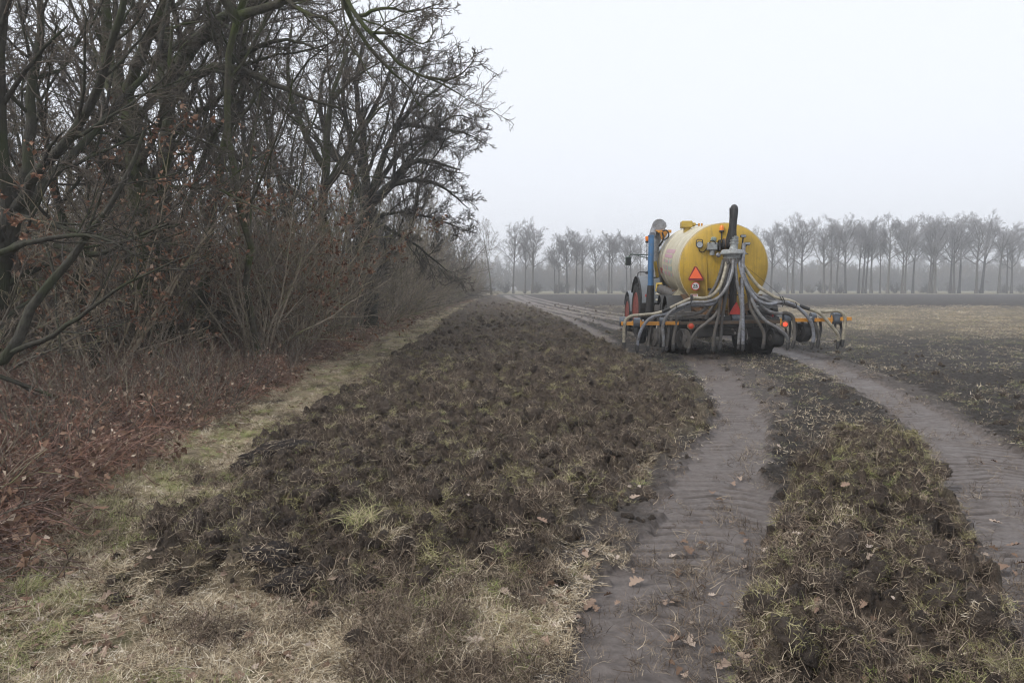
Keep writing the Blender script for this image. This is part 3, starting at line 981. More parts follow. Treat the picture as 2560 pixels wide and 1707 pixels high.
big_clod(745, 1478, (.14, .10, .10), 'rounded brown clod touching the bulky foreground clod on its right', 7)
big_clod(1480, 965, (.20, .15, .12), 'grassy hump of turned soil in the middle of the dug strip', 8)
big_clod(1000, 1310, (.22, .16, .13), 'dark clod under the pale grass tufts in the near dug soil', 9)
# two pale tufts of grass sticking out of the near soil
def tuft(u, v, s, label, col_, seed, lean=.5):
    d = ray(u, v); t = 1.7 / -d[2]; p = CAM + d * t
    o = blades('grass_tuft', 190 + seed, col_, .16, .0035, .10, lean, .15, seg=4)
    COL.objects.link(o)
    o.location = (p[0], p[1], hz(p[0], p[1]) + .03)
    o.scale = (s, s, s)
    tag(o, label, 'grass tuft')
tuft(905, 1405, 1.1, 'spiky pale green grass tuft in the near dug soil', M['green_grass'], 1)
tuft(965, 1420, .9, 'pale straw tuft right beside the spiky green one', M['dry_grass'], 2)
tuft(2120, 1400, 1.0, 'bright yellow green grass tuft low on the heap between the tracks', M['green_grass'], 3, .3)
tuft(75, 1480, 1.0, 'green grass tuft at the left edge of the foreground', M['green_grass'], 4)
tuft(1035, 1345, .8, 'green tuft on a clod behind the spiky pale tufts', M['olive_grass'], 5)
tuft(1100, 950, 1.2, 'light green tussock on the crest of the dug strip', M['olive_grass'], 6, .6)

# ------------------------------------------------------------------ trees and shrubs
def frames(T):
    a = np.where(np.abs(T[..., 2:3]) < .9, np.array([0, 0, 1.0]), np.array([1.0, 0, 0]))
    U = np.cross(T, a); U /= np.linalg.norm(U, axis=-1, keepdims=True) + 1e-9
    return U, np.cross(T, U)

def tubes(P, R, k):
    """P [N,n,3], R [N,n] -> verts and quads"""
    Nn, n, _ = P.shape
    T = np.gradient(P, axis=1) if n > 2 else np.repeat((P[:, 1:] - P[:, :1]), 2, 1)
    T = T / (np.linalg.norm(T, axis=-1, keepdims=True) + 1e-9)
    m_ = P[:, -1] - P[:, 0]
    a = np.where(np.abs(m_[:, 2:3]) < .8 * np.linalg.norm(m_, axis=1, keepdims=True), np.array([0, 0, 1.0]), np.array([1.0, 0.1, 0]))
    U = np.cross(T, a[:, None, :]); U /= np.linalg.norm(U, axis=-1, keepdims=True) + 1e-9
    Wv = np.cross(T, U)
    an = np.arange(k) * 2 * PI / k
    V_ = P[:, :, None] + R[:, :, None, None] * (U[:, :, None] * np.cos(an)[:, None] + Wv[:, :, None] * np.sin(an)[:, None])
    b0 = np.arange(Nn)[:, None, None] * n * k + np.arange(n - 1)[None, :, None] * k
    j = np.arange(k)[None, None]
    j2 = (j + 1) % k
    Qd = np.stack([b0 + j, b0 + j2, b0 + k + j2, b0 + k + j], -1).reshape(-1, 4)
    return V_.reshape(-1, 3), Qd

def join_tubes(parts):
    vs, qs, b = [], [], 0
    for P, R, k in parts:
        v, q = tubes(P, R, k)
        vs.append(v); qs.append(q + b); b += len(v)
    return np.concatenate(vs), np.concatenate(qs)

def grow(r, P, R, L, nc, t0, t1, ang, ratio, n, wander, trop, rmin, rr=.62, rtip=.35, angs=.18, hair=0.0):
    Nn, m, _ = P.shape
    c = nc
    tt = t0 + (t1 - t0) * (np.arange(c)[None] + r.uniform(.1, .9, (Nn, c))) / c
    f = tt * (m - 1); i = np.minimum(f.astype(int), m - 2); w = (f - i)[..., None]
    ar = np.arange(Nn)[:, None]
    p0 = P[ar, i] * (1 - w) + P[ar, i + 1] * w
    T = P[ar, i + 1] - P[ar, i]; T /= np.linalg.norm(T, axis=-1, keepdims=True) + 1e-9
    rad_ = R[ar, i] * (1 - w[..., 0]) + R[ar, i + 1] * w[..., 0]
    U, V_ = frames(T)
    az = r.uniform(0, 2 * PI, (Nn, 1)) + np.arange(c)[None] * 2.4 + r.normal(0, .5, (Nn, c))
    an = ang + r.normal(0, angs, (Nn, c))
    D = T * np.cos(an)[..., None] + (U * np.cos(az)[..., None] + V_ * np.sin(az)[..., None]) * np.sin(an)[..., None]
    Ln = L[:, None] * ratio * r.uniform(.55, 1.2, (Nn, c)) * (1.15 - .6 * tt)
    D = D.reshape(-1, 3); p0 = p0.reshape(-1, 3); Ln = Ln.ravel(); rad_ = rad_.ravel()
    K = len(D)
    Pn = np.zeros((K, n, 3)); Pn[:, 0] = p0
    d = D.copy()
    for s in range(n - 1):
        d = d + r.normal(0, wander, (K, 3)); d[:, 2] += trop
        d /= np.linalg.norm(d, axis=1, keepdims=True)
        Pn[:, s + 1] = Pn[:, s] + d * (Ln / (n - 1))[:, None]
    r0 = np.maximum(rad_ * rr, rmin)
    Rn = r0[:, None] * np.linspace(1, rtip, n)[None]
    Rn = np.maximum(Rn, rmin * .7)
    return Pn, Rn, Ln

def limb_arr(limbs, n):
    P = np.zeros((len(limbs), n, 3)); R = np.zeros((len(limbs), n)); L = np.zeros(len(limbs))
    for i, (pts, ra, rb) in enumerate(limbs):
        c = np.array(catmull(pts, 8))
        s = np.concatenate([[0], np.cumsum(np.linalg.norm(np.diff(c, axis=0), axis=1))])
        q = np.linspace(0, s[-1], n)
        for a in range(3): P[i, :, a] = np.interp(q, s, c[:, a])
        P[i, 1:-1] += np.random.default_rng(i + 3).normal(0, .012 * s[-1] / n * 4, (n - 2, 3))
        R[i] = np.linspace(ra, rb, n)
        L[i] = s[-1]
    return P, R, L

def twig_leaves(r, P, n, size, seed=0):
    i = r.integers(0, len(P), n); j = r.integers(1, P.shape[1], n)
    c = P[i, j] + r.normal(0, size * .3, (n, 3))
    a = r.normal(0, 1, (n, 3)); a /= np.linalg.norm(a, axis=1, keepdims=True)
    b_ = np.cross(a, r.normal(0, 1, (n, 3))); b_ /= np.linalg.norm(b_, axis=1, keepdims=True)
    s = size * r.uniform(.5, 1.2, n)[:, None]
    nrm = np.cross(a, b_)
    V_ = np.stack([c - a * s * .6, c + b_ * s * .35 + nrm * s * .15, c + a * s * .6, c - b_ * s * .35 + nrm * s * .15], 1).reshape(-1, 3)
    Qd = (np.arange(n)[:, None] * 4 + np.arange(4)[None])
    tr = np.concatenate([Qd[:, [0, 1, 2]], Qd[:, [0, 2, 3]]])
    return V_, tr, np.repeat(r.uniform(0, 1, n), 4)

def make_tree(seed, H=13, r0=.22, fork=.35, limbs=None, spec=None, name='tree', leaf=0, bark='bark', twigm='twig', nlimb=9, stemn=1, lean=0.0, fine=1.0, rt=.006, upr=.10, wide=.72, ratio1=.5, l5=4, wob=.05):
    """returns an Empty (tree) with children trunk, crown (and leaves)"""
    r = np.random.default_rng(seed)
    parts, cr = [], []
    if limbs is None:
        n = 12
        d = np.array([lean, r.normal(0, .03), 1.0]); p = np.zeros(3); pts = [p.copy()]
        for s in range(n - 1):
            d = d + np.array([r.normal(0, wob), r.normal(0, wob), .05]); d /= np.linalg.norm(d)
            p = p + d * H * .85 / (n - 1); pts.append(p.copy())
        P0 = np.array(pts)[None]
        tt = np.linspace(0, 1, n)
        R0 = (r0 * (1 - .82 * tt ** .9) * (1 + .5 * np.exp(-tt * 22)))[None]
        P0[:, 0, 2] -= .25
        L0 = np.array([H * .85])
        parts.append((P0, R0, 10))
        P1, R1, L1 = grow(r, P0, R0, L0, nlimb, fork, .97, wide, ratio1, 10, .10, upr, .03, .55, .3)
    else:
        P1, R1, L1 = limb_arr(limbs, 14)
    parts.append((P1, R1, 8))
    P2, R2, L2 = grow(r, P1, R1, L1, int(8 * fine), .18, 1.0, .75, .44, 8, .11, .05, .008, .46, .35)
    parts.append((P2, R2, 5))
    P3, R3, L3 = grow(r, P2, R2, L2, int(6 * fine), .12, 1.0, .72, .50, 6, .13, .03, rt * 1.2, .55, .4)
    cr.append((P3, R3, 4))
    P4, R4, L4 = grow(r, P3, R3, L3, int(7 * fine), .1, 1.0, .7, .52, 4, .15, .02, rt * .9, .55, .5)
    cr.append((P4, R4, 3))
    P5, R5, L5 = grow(r, P4, R4, L4, l5, .15, 1.0, .7, .5, 3, .16, .0, rt * .65, .7, .6)
    cr.append((P5, R5, 3))
    v, q = join_tubes(parts)
    t = mesh_np('trunk', v, quads=q)
    v, q = join_tubes(cr)
    c = mesh_np('crown', v, quads=q)
    t.materials.append(M[bark]); c.materials.append(M[twigm])
    kids = [('trunk', t), ('crown', c)]
    if leaf:
        v, tr, rn = twig_leaves(r, P5, leaf, .085)
        lm = mesh_np('leaves', v, tris=tr, attrs={'rnd': rn}, smooth=False)
        lm.materials.append(M['copper_leaf'])
        kids.append(('leaves', lm))
    return kids

def place(kids, name, loc, rz, s, label, cat, group=None, kind=None):
    e = empty(name, loc, rz)
    e.scale = s if isinstance(s, tuple) else (s, s, s)
    tag(e, label, cat, group, kind)
    for nm, me in kids:
        o = bpy.data.objects.new(nm, me)
        COL.objects.link(o)
        o.parent = e
    return e

def make_shrub(seed, H=3.2, nstem=13, leaf=0, spread=.55, arch=-.03, m1='shrub', m2='shrub', rt=.0048, fine=.85, r0=.026, n2=8, leafm='copper_leaf'):
    r = np.random.default_rng(seed)
    n = 10
    P1 = np.zeros((nstem, n, 3))
    a = r.uniform(0, 2 * PI, nstem); q = r.uniform(0, .3, nstem)
    P1[:, 0] = np.stack([q * np.cos(a), q * np.sin(a), np.full(nstem, -.1)], 1)
    d = np.stack([np.cos(a) * spread, np.sin(a) * spread, np.ones(nstem)], 1) + r.normal(0, .18, (nstem, 3))
    d /= np.linalg.norm(d, axis=1, keepdims=True)
    L1 = H * r.uniform(.6, 1.15, nstem) * 1.1
    for s in range(n - 1):
        d = d + r.normal(0, .09, (nstem, 3)); d[:, 2] += arch
        d /= np.linalg.norm(d, axis=1, keepdims=True)
        P1[:, s + 1] = P1[:, s] + d * (L1 / (n - 1))[:, None]
    R1 = (r0 * r.uniform(.5, 1.4, nstem))[:, None] * np.linspace(1, .25, n)[None]
    P2, R2, L2 = grow(r, P1, R1, L1, n2, .1, 1.0, .6, .42, 6, .15, .03, rt * 1.6, .55, .4)
    P3, R3, L3 = grow(r, P2, R2, L2, int(6 * fine), .12, 1.0, .65, .5, 5, .17, .02, rt * 1.1, .6, .5)
    P4, R4, L4 = grow(r, P3, R3, L3, int(4 * fine), .15, 1.0, .6, .5, 3, .18, 0, rt, .7, .6)
    v, q = join_tubes([(P1, R1, 6), (P2, R2, 4)])
    t = mesh_np('stems', v, quads=q); t.materials.append(M[m1])
    v, q = join_tubes([(P3, R3, 3), (P4, R4, 3)])
    c = mesh_np('twigs', v, quads=q); c.materials.append(M[m2])
    kids = [('stems', t), ('twigs', c)]
    if leaf:
        v, tr, rn = twig_leaves(r, P4, leaf, .07)
        lm = mesh_np('leaves', v, tris=tr, attrs={'rnd': rn}, smooth=False)
        lm.materials.append(M[leafm])
        kids.append(('leaves', lm))
    return kids

# ---- the near trees, limb by limb
def L_(pts, ra, rb):
    return ([at(u, v, Y) for u, v, Y in pts], ra, rb)

def feature_tree(name, base, limbs, label, seed, **kw):
    """limbs in world space; made local to the foot of the tree"""
    b_ = np.array([base[0], base[1], hz(base[0], base[1])])
    loc = [([np.array(p) - b_ for p in pts], ra, rb) for pts, ra, rb in limbs]
    kids = make_tree(seed, limbs=loc, **kw)
    return place(kids, name, tuple(b_), 0, 1.0, label, 'tree')

def foot(u, Y, z=-.3):
    p = at(u, 700, Y)
    return np.array([p[0], p[1], z])

# leftmost tree with its fork low at the edge of the picture
f1 = foot(-40, 11)
lm = [([f1, at(-25, 800, 11), at(5, 640, 11), at(28, 530, 11)], .22, .16),
      ([at(28, 530, 11), at(5, 400, 10.8), at(-5, 200, 10.7), at(10, 0, 10.6), at(0, -250, 10.5)], .12, .04),
      ([at(28, 530, 11), at(70, 410, 11.2), at(75, 250, 11.4), at(100, 100, 11.6), at(90, -200, 11.8)], .10, .03),
      ([at(28, 530, 11), at(100, 420, 10.6), at(185, 330, 10.4), at(245, 210, 10.2), at(300, 60, 10), at(330, -200, 9.8)], .09, .03),
      ([at(50, 545, 11), at(125, 440, 11.4), at(210, 360, 11.8), at(300, 255, 12), at(390, 150, 12.4), at(430, -50, 12.8)], .08, .025),
      ([at(5, 640, 11), at(90, 600, 10.4), at(220, 640, 9.9), at(330, 600, 9.4), at(420, 560, 9)], .07, .015),
      ([at(28, 530, 11), at(150, 570, 10.4), at(300, 600, 10), at(450, 560, 9.8)], .05, .012)]
feature_tree('oak_tree', (f1[0], f1[1]), lm, 'mossy many stemmed bare tree cut by the left edge of the photo', 11, fine=1.05, rt=.0045)
# mossy stem leaning in at the far left
f2 = foot(-150, 8)
lm = [([f2, at(-90, 940, 8), at(30, 880, 8), at(70, 780, 8.2), at(160, 660, 8.4), at(290, 500, 8.6), at(360, 330, 8.8)], .085, .02),
      ([at(30, 880, 8), at(110, 850, 8), at(200, 790, 7.9), at(330, 700, 7.8), at(470, 640, 7.8)], .035, .008),
      ([at(-20, 640, 8), at(100, 600, 8), at(240, 590, 8), at(360, 650, 8)], .04, .008)]
feature_tree('leaning_tree', (f2[0], f2[1]), lm, 'thin mossy stem leaning in from the left edge above the brambles', 12, fine=.6)
# second trunk
f3 = foot(370, 14)
lm = [([f3, at(355, 620, 14), at(345, 450, 14), at(335, 330, 14), at(315, 250, 14)], .27, .19),
      ([at(315, 250, 14), at(270, 150, 14), at(265, 40, 14), at(255, -200, 14)], .15, .05),
      ([at(315, 250, 14), at(350, 140, 13.6), at(400, 30, 13.3), at(470, -150, 13)], .13, .04),
      ([at(335, 330, 14), at(280, 240, 14.5), at(240, 130, 15), at(200, 0, 15.3)], .08, .02),
      ([at(345, 420, 14), at(390, 330, 13), at(420, 220, 12.6), at(430, 60, 12.4)], .08, .025),
      ([at(345, 450, 14), at(270, 400, 13.2), at(180, 370, 12.6), at(60, 380, 12)], .05, .012),
      ([at(350, 500, 14), at(440, 470, 13), at(560, 480, 12.2), at(680, 540, 11.6)], .055, .012)]
feature_tree('oak_tree', (f3[0], f3[1]), lm, 'dark straight trunk forking high behind the leftmost bare tree', 13, fine=1.0, rt=.005)
# third: heavy limb rising to the right and a mossy arch
f4 = foot(400, 16.5)
lm = [([f4, at(405, 600, 16.5), at(408, 450, 16.5), at(415, 300, 16.5), at(410, 150, 16.5), at(420, -100, 16.5)], .31, .10),
      ([at(412, 250, 16.5), at(445, 165, 16.2), at(500, 95, 16), at(560, 45, 15.6), at(640, 5, 15.2), at(760, -60, 14.8)], .21, .05),
      ([at(412, 290, 16.5), at(450, 215, 16), at(500, 180, 15.6), at(560, 165, 15.2), at(630, 185, 14.8), at(700, 215, 14.4), at(780, 250, 14), at(850, 270, 13.8)], .15, .02),
      ([at(600, 170, 15), at(640, 230, 14.8), at(600, 300, 14.6), at(560, 380, 14.4)], .06, .015),
      ([at(560, 165, 15.2), at(640, 120, 15), at(720, 100, 14.6), at(820, 130, 14.2)], .07, .012),
      ([at(415, 340, 16.5), at(480, 300, 16), at(540, 250, 15.6), at(610, 190, 15)], .09, .03)]
feature_tree('oak_tree', (f4[0], f4[1]), lm, 'big bare oak with a heavy limb rising right and a mossy arching bough', 14, fine=1.0)
# fourth: tree that hangs its bough over the dug strip at the top of the picture
f5 = foot(640, 14.5)
lm = [([f5, at(600, 500, 13.5), at(560, 300, 13.5), at(580, 100, 13.3), at(640, -80, 13.2), at(650, -260, 13)], .065, .06),
      ([at(645, -150, 13), at(760, -120, 12.4), at(850, -20, 12), at(925, 82, 11.8), at(995, 150, 11.7), at(1065, 192, 11.6), at(1100, 212, 11.5), at(1150, 236, 11.45)], .075, .010),
      ([at(850, -20, 12), at(890, 70, 12.2), at(960, 160, 12.3), at(1020, 215, 12.4), at(1045, 262, 12.5)], .05, .008),
      ([at(900, 40, 11.9), at(960, 20, 11.6), at(1030, 30, 11.4), at(1110, 5, 11.2)], .035, .006),
      ([at(925, 82, 11.8), at(1000, 85, 11.4), at(1060, 110, 11.2), at(1090, 70, 11)], .03, .006),
      ([at(1065, 192, 11.6), at(1120, 200, 11.4), at(1160, 180, 11.2), at(1185, 150, 11)], .025, .006),
      ([at(645, -80, 13), at(740, 20, 12.6), at(830, 60, 12.3), at(900, 150, 12)], .06, .01),
      ([at(600, 60, 13.3), at(540, -40, 13), at(500, -200, 13)], .1, .04),
      ([at(600, 40, 13.2), at(740, -20, 13), at(800, -200, 13)], .09, .03)]
feature_tree('oak_tree', (f5[0], f5[1]), lm, 'bare tree whose dark bough droops over the dug strip at the top', 15, fine=1.0, rt=.005)
# fifth: the spreading oak seen against the sky
f6 = foot(918, 27)
lm = [([f6, at(918, 640, 27), at(920, 570, 27), at(922, 520, 27)], .42, .34),
      ([at(922, 520, 27), at(912, 430, 27), at(905, 330, 27), at(890, 220, 27), at(905, 110, 27)], .20, .04),
      ([at(922, 515, 27), at(975, 465, 26.6), at(1010, 420, 26.4), at(1060, 400, 26), at(1150, 425, 25.6)], .22, .02),
      ([at(922, 515, 27), at(955, 400, 27), at(1000, 310, 26.8), at(1060, 250, 26.5), at(1120, 200, 26.2)], .17, .02),
      ([at(940, 470, 27), at(1000, 380, 27.6), at(1060, 340, 28), at(1140, 360, 28.4)], .12, .02),
      ([at(912, 430, 27), at(870, 330, 26.6), at(860, 200, 26.2), at(900, 90, 26)], .12, .02),
      ([at(955, 400, 27), at(1040, 200, 27), at(1080, 130, 27)], .09, .015),
      ([at(922, 530, 27), at(880, 440, 27), at(820, 350, 27.4), at(800, 220, 27.8), at(840, 120, 28)], .2, .03),
      ([at(905, 330, 27), at(950, 240, 27), at(990, 150, 27), at(1030, 110, 27)], .1, .02),
      ([at(975, 465, 26.6), at(1040, 450, 26.2), at(1110, 470, 25.8), at(1170, 520, 25.4)], .1, .015),
      ([at(1000, 310, 26.8), at(1080, 320, 26.2), at(1150, 330, 25.8), at(1200, 350, 25.5)], .09, .015),
      ([at(922, 545, 27), at(985, 580, 26), at(1050, 620, 25), at(1120, 680, 24.4)], .09, .015),
      ([at(1010, 420, 26.4), at(1070, 350, 26), at(1130, 290, 25.6), at(1190, 300, 25.4)], .09, .015),
      ([at(922, 545, 27), at(1000, 530, 26.4), at(1080, 545, 26), at(1150, 570, 25.6)], .08, .012)]
feature_tree('oak_tree', (f6[0], f6[1]), lm, 'spreading bare oak with wide limbs standing out against the white sky', 16, fine=1.35, rt=.010)
f7 = foot(800, 23)
lm = [([f7, at(805, 600, 23), at(808, 480, 23), at(815, 380, 23), at(830, 250, 23), at(870, 120, 23)], .24, .05),
      ([at(808, 480, 23), at(860, 410, 22.6), at(900, 330, 22.4), at(960, 260, 22)], .12, .02),
      ([at(812, 420, 23), at(760, 330, 23), at(720, 200, 23), at(730, 60, 23)], .12, .03),
      ([at(830, 250, 23), at(880, 200, 22.6), at(960, 150, 22.2)], .07, .015)]
feature_tree('oak_tree', (f7[0], f7[1]), lm, 'slim dark bare tree just left of the spreading oak', 17, fine=1.0, rt=.008)

# ---- the wood behind: a few grown forms, set out many times
FOREST = [make_tree(30 + i, H=[12, 14, 11, 13, 10][i], r0=[.16, .19, .13, .17, .13][i], fork=[.3, .35, .2, .28, .15][i], lean=[.1, -.05, .2, .0, .12][i], fine=1.0, rt=.009, nlimb=[9, 10, 10, 11, 9][i]) for i in range(5)]
r = np.random.default_rng(77)
for u, Y, k, s, lab in [(500, 15.5, 1, .8, 'slim bare tree between the arching bough and the left trunks'), (560, 19, 0, (.5, .5, .85), 'bare tree rising behind the mossy arching bough'), (625, 21.5, 3, .9, 'bare grey tree left of the slim dark tree'), (690, 19.5, 2, .75, 'low forking bare tree in front of the slim dark tree'),
                        (745, 29, 1, 1.0, 'bare tree showing between the slim dark tree and the spreading oak'), (240, 12.5, 4, .8, 'bare tree with low twigs between the two leftmost trunks'), (1010, 37, 1, .85, 'bare tree peeping out behind the spreading oak to its right')]:
    q = at(u, 700, Y)
    place(FOREST[k], 'bare_tree', (q[0], Y, hz(q[0], Y) - .1), r.uniform(0, 6.28), s, lab, 'tree')
cnt = 0
# along the edge, one by one, shrinking into the haze
edge = [(-7.5, 20), (-8.5, 33), (-6.6, 31), (-6.4, 37), (-7.4, 42), (-6.2, 47), (-7.0, 53), (-6.4, 60), (-7.4, 66), (-6.6, 73), (-7.0, 80), (-6.2, 88), (-7.0, 96), (-6.2, 104), (-5.6, 112)]
for i, (x, y) in enumerate(edge):
    k = i % 5
    s = (.62 if 28 < y < 65 else .72) * r.uniform(.9, 1.12)
    place(FOREST[k], 'bare_tree', (x, y, hz(x, y) - .1), r.uniform(0, 6.28), (s, s, s), 'bare tree in the wood edge that shrinks away into the haze', 'tree', 'bare trees along the edge of the wood')
    cnt += 1
for i in range(42):
    for _ in range(50):
        y = r.uniform(13, 128); x = -9.5 - r.uniform(0, 1) ** 1.3 * (10 + .42 * y)
        if x > -.76 * y - 3: break
    k = int(r.integers(0, 5))
    s = r.uniform(.8, 1.15) * (.86 if y > 30 else 1)
    place(FOREST[k], 'bare_tree', (x, y, hz(x, y) - .1), r.uniform(0, 6.28), (s, s, s * r.uniform(.9, 1.1)), 'bare tree standing deep inside the wood on the left', 'tree', 'bare trees inside the wood')

# ---- shrubs of the wood edge
SH = [make_shrub(50 + i, H=[3.0, 3.6, 2.6, 3.3][i], nstem=[12, 13, 14, 11][i], spread=[.5, .4, .8, .6][i], arch=[-.02, .0, -.07, -.03][i]) for i in range(4)]
SHL = [make_shrub(60 + i, H=3.3, nstem=11, leaf=[3600, 600][i], spread=.55, arch=-.03) for i in range(2)]
SHD = [make_shrub(70, H=2.6, nstem=12, spread=.9, arch=-.1, m1='twig', m2='twig'), make_shrub(71, H=3.4, nstem=11, spread=.5, arch=-.02, m1='twig', m2='twig')]
front = [(-8.2, 10.5, 2, .95, 'arching grey brown shrub nearest to the brambles'),
         (-7.2, 13.2, 0, 1.0, 'upright olive brown shrub behind the reddish brambles'),
         (-5.5, 14.6, 1, 1.05, 'dense olive stemmed shrub in the middle of the thicket'),
         (-5.9, 17.5, 3, 1.15, 'tall tangled shrub below the fork of the slim dark tree'),
         (-5.4, 20.5, 0, 1.2, 'leaning twiggy shrub beneath the spreading oak'),
         (-5.6, 24, 1, 1.25, 'tall grey shrub at the foot of the spreading oak'),
         (-5.4, 28, 2, 1.35, 'arching grey shrub just beyond the spreading oak')]
for x, y, k, s, lab in front:
    place(SH[k], 'shrub', (x, y, hz(x, y)), r.uniform(0, 6.28), s, lab, 'shrub')
leafy = [(-5.15, 16.2, 0, 1.25, 'young oak bush still holding many copper leaves in mid thicket'),
         (-5.9, 18.8, 1, 1.2, 'taller bush with copper leaves behind the copper leaved oak bush'),
         (-7.6, 12.5, 0, 1.3, 'shrub with scattered orange brown leaves near the left trunks'),
         (-9.5, 15, 1, 1.5, 'bush with a few rusty leaves deep behind the left trunks')]
for x, y, k, s, lab in leafy:
    place(SHL[k], 'leafy_bush', (x, y, hz(x, y)), r.uniform(0, 6.28), s, lab, 'bush')
for i in range(22):
    y = 31 + i * 4.0; x = float(ip(y, FE)) - r.uniform(.5, 1.5)
    k = int(r.integers(0, 4)); s = r.uniform(1.25, 1.75)
    place(SH[k] if r.uniform() < .6 else SHD[k % 2], 'shrub', (x, y, hz(x, y)), r.uniform(0, 6.28), s, 'bare grey shrub in the hazy far stretch of the wood edge', 'shrub', 'shrubs along the far edge of the wood')
SRC = [one_mesh(k, 'understory%d' % i) for i, k in enumerate(SH + SHD + SHL[:1])]
pts, sc_, pk = [], [], []
for i in range(330):
    y = 9 + 119 * r.uniform() ** 1.25
    x = float(ip(y, FE)) - 2.2 - 3.4 * float(sstep(17, 10, y)) - r.uniform() ** 1.2 * (9 + .38 * y)
    if x < -.78 * y - 3: continue
    pts.append((x, y, hz(x, y))); sc_.append(r.uniform(.9, 1.45)); pk.append(int(r.choice(7, p=[.17, .17, .13, .17, .16, .19, .01])))
n_ = len(pts)
scatter('undergrowth', pts, np.stack([r.normal(0, .06, n_), r.normal(0, .06, n_), r.uniform(0, 6.28, n_)], 1), sc_, SRC, pk, 'tangled leafless undergrowth filling the wood on the left', 'undergrowth')

# ---- brambles and dead stems in front of the wood
BR = []
for i in range(4):
    k = make_shrub(80 + i, H=1.15, nstem=16, spread=1.3, arch=-.26, m1='bramble', m2='bramble', rt=.003, r0=.0065, n2=3, fine=.4, leaf=120, leafm='litter')
    BR.append(one_mesh(k, 'bramble%d' % i))
DS = [one_mesh(make_shrub(90 + i, H=1.0, nstem=14, spread=.45, arch=-.06, m1='shrub', m2='shrub_red', rt=.003, r0=.006, n2=3, fine=.5), 'dead_stems%d' % i) for i in range(2)]
def fe_band(a, b_):
    return lambda x, y, F: ((x - ip(y, FE)) < b_) * ((x - ip(y, FE)) > a) * 1.0
P, F, r2 = samp(4200, 3.2, 110, fe_band(-7, -.1), 120, .9, xmax=-3)
k = r2.uniform(size=len(P)) < np.where(P[:, 1] < 15, .95, .4)
P = P[k]
spread_on('brambles', P, r2, BR + DS, .66, 'reddish brown brambles tangled in front of the wood', .3, grow=.010, wt=[.24] * 4 + [.02] * 2, cat='brambles')
P, F, r2 = samp(1500, 8, 115, fe_band(-2.2, .1), 121, .7, xmax=-3)
spread_on('dead_stems', P, r2, DS + BR[:1], .7, 'thin dead reddish stems lining the dug strip towards the haze', .4, grow=.006, wt=[.25, .25, .5], cat='dead stems')
P, F, r2 = samp(3000, 3.6, 60, fe_band(-2.5, .5), 122, .9, xmax=-2.2)
spread_on('dead_bracken', P, r2, DRYT, .75, 'straw coloured dead grass between the brambles and the verge', .35, grow=.01, cat='dead grass')
# single thin stems standing in the verge
for u, v, h_, lab in [(348, 1200, .34, 'thin reddish dead stem standing alone in the straw verge'), (308, 1215, .30, 'dark dead stem standing left of the thin reddish one'), (30, 1390, .36, 'dark crooked dead stem at the left edge of the verge'), (1165, 1000, 0, '')]:
    if not h_: continue
    d = ray(u, v); t = 1.7 / -d[2]; p = CAM + d * t
    mb = MB(); x_, y_ = p[0], p[1]; z_ = hz(x_, y_) - .02
    pts = [(0, 0, 0), (.01, 0, h_ * .35), (-.012, .01, h_ * .7), (.02, 0, h_)]
    mb.tube([tuple(q) for q in catmull(pts, 4)], .0035, 5)
    mb.tube([(.005, 0, h_ * .5), (.05, .02, h_ * .72), (.07, .01, h_ * .95)], .002, 4)
    mb.tube([(0, 0, h_ * .3), (-.05, .01, h_ * .5), (-.06, -.02, h_ * .62)], .002, 4)
    o = mb.build('dead_stem', M['bramble'])
    o.location = (x_, y_, z_)
    tag(o, lab, 'stem')

# ---- the row of trees across the far side of the field
ROW = [make_tree(130 + i, H=[19, 18, 20, 17, 18.5][i], r0=.36, fork=[.47, .42, .50, .44, .52][i], nlimb=[16, 18, 15, 17, 14][i], fine=1.2, rt=.011, upr=.05, wide=.78, ratio1=.52, bark='bark_grey', twigm='row_twig_hazed', lean=[.0, .02, -.02, .01, 0][i], l5=4, wob=.018) for i in range(5)]
ORD = ['first', 'second', 'third', 'fourth', 'fifth', 'sixth', 'seventh', 'eighth', 'ninth', 'tenth', 'eleventh', 'twelfth', 'thirteenth', 'fourteenth', 'fifteenth', 'sixteenth', 'seventeenth', 'eighteenth', 'nineteenth', 'twentieth', 'twenty first', 'twenty second', 'twenty third', 'twenty fourth', 'twenty fifth', 'twenty sixth', 'twenty seventh', 'twenty eighth', 'twenty ninth', 'thirtieth', 'thirty first', 'thirty second', 'thirty third', 'thirty fourth']
left_row = [(1283, 25, 545), (1312, 24, 570), (1331, 32, 545), (1387, 22, 600), (1396, 18, 585), (1418, 42, 563), (1441, 26, 580), (1456, 36, 570), (1490, 18, 585), (1521, 25, 565), (1529, 18, 570), (1567, 18, 580), (1577, 42, 568), (1602, 14, 580)]
mid_row = [(1640, 25, 572), (1672, 30, 575), (1705, 30, 566), (1740, 25, 574), (1775, 32, 560), (1812, 26, 566), (1850, 30, 556), (1882, 25, 562)]
right_row = [(1926, 34, 556), (1969, 20, 560), (1983, 58, 538), (2003, 32, 532), (2060, 46, 545), (2075, 30, 545), (2091, 30, 530), (2113, 32, 534), (2146, 24, 545), (2157, 28, 538), (2164, 24, 542), (2178, 34, 536), (2200, 18, 555), (2219, 38, 532), (2255, 26, 545), (2262, 28, 538), (2282, 30, 535), (2322, 22, 545), (2328, 28, 540), (2337, 40, 528), (2377, 30, 532), (2385, 26, 530), (2397, 34, 532), (2441, 32, 530), (2454, 56, 528), (2498, 42, 540), (2517, 22, 560), (2529, 30, 556), (2572, 26, 550), (2600, 30, 545)]
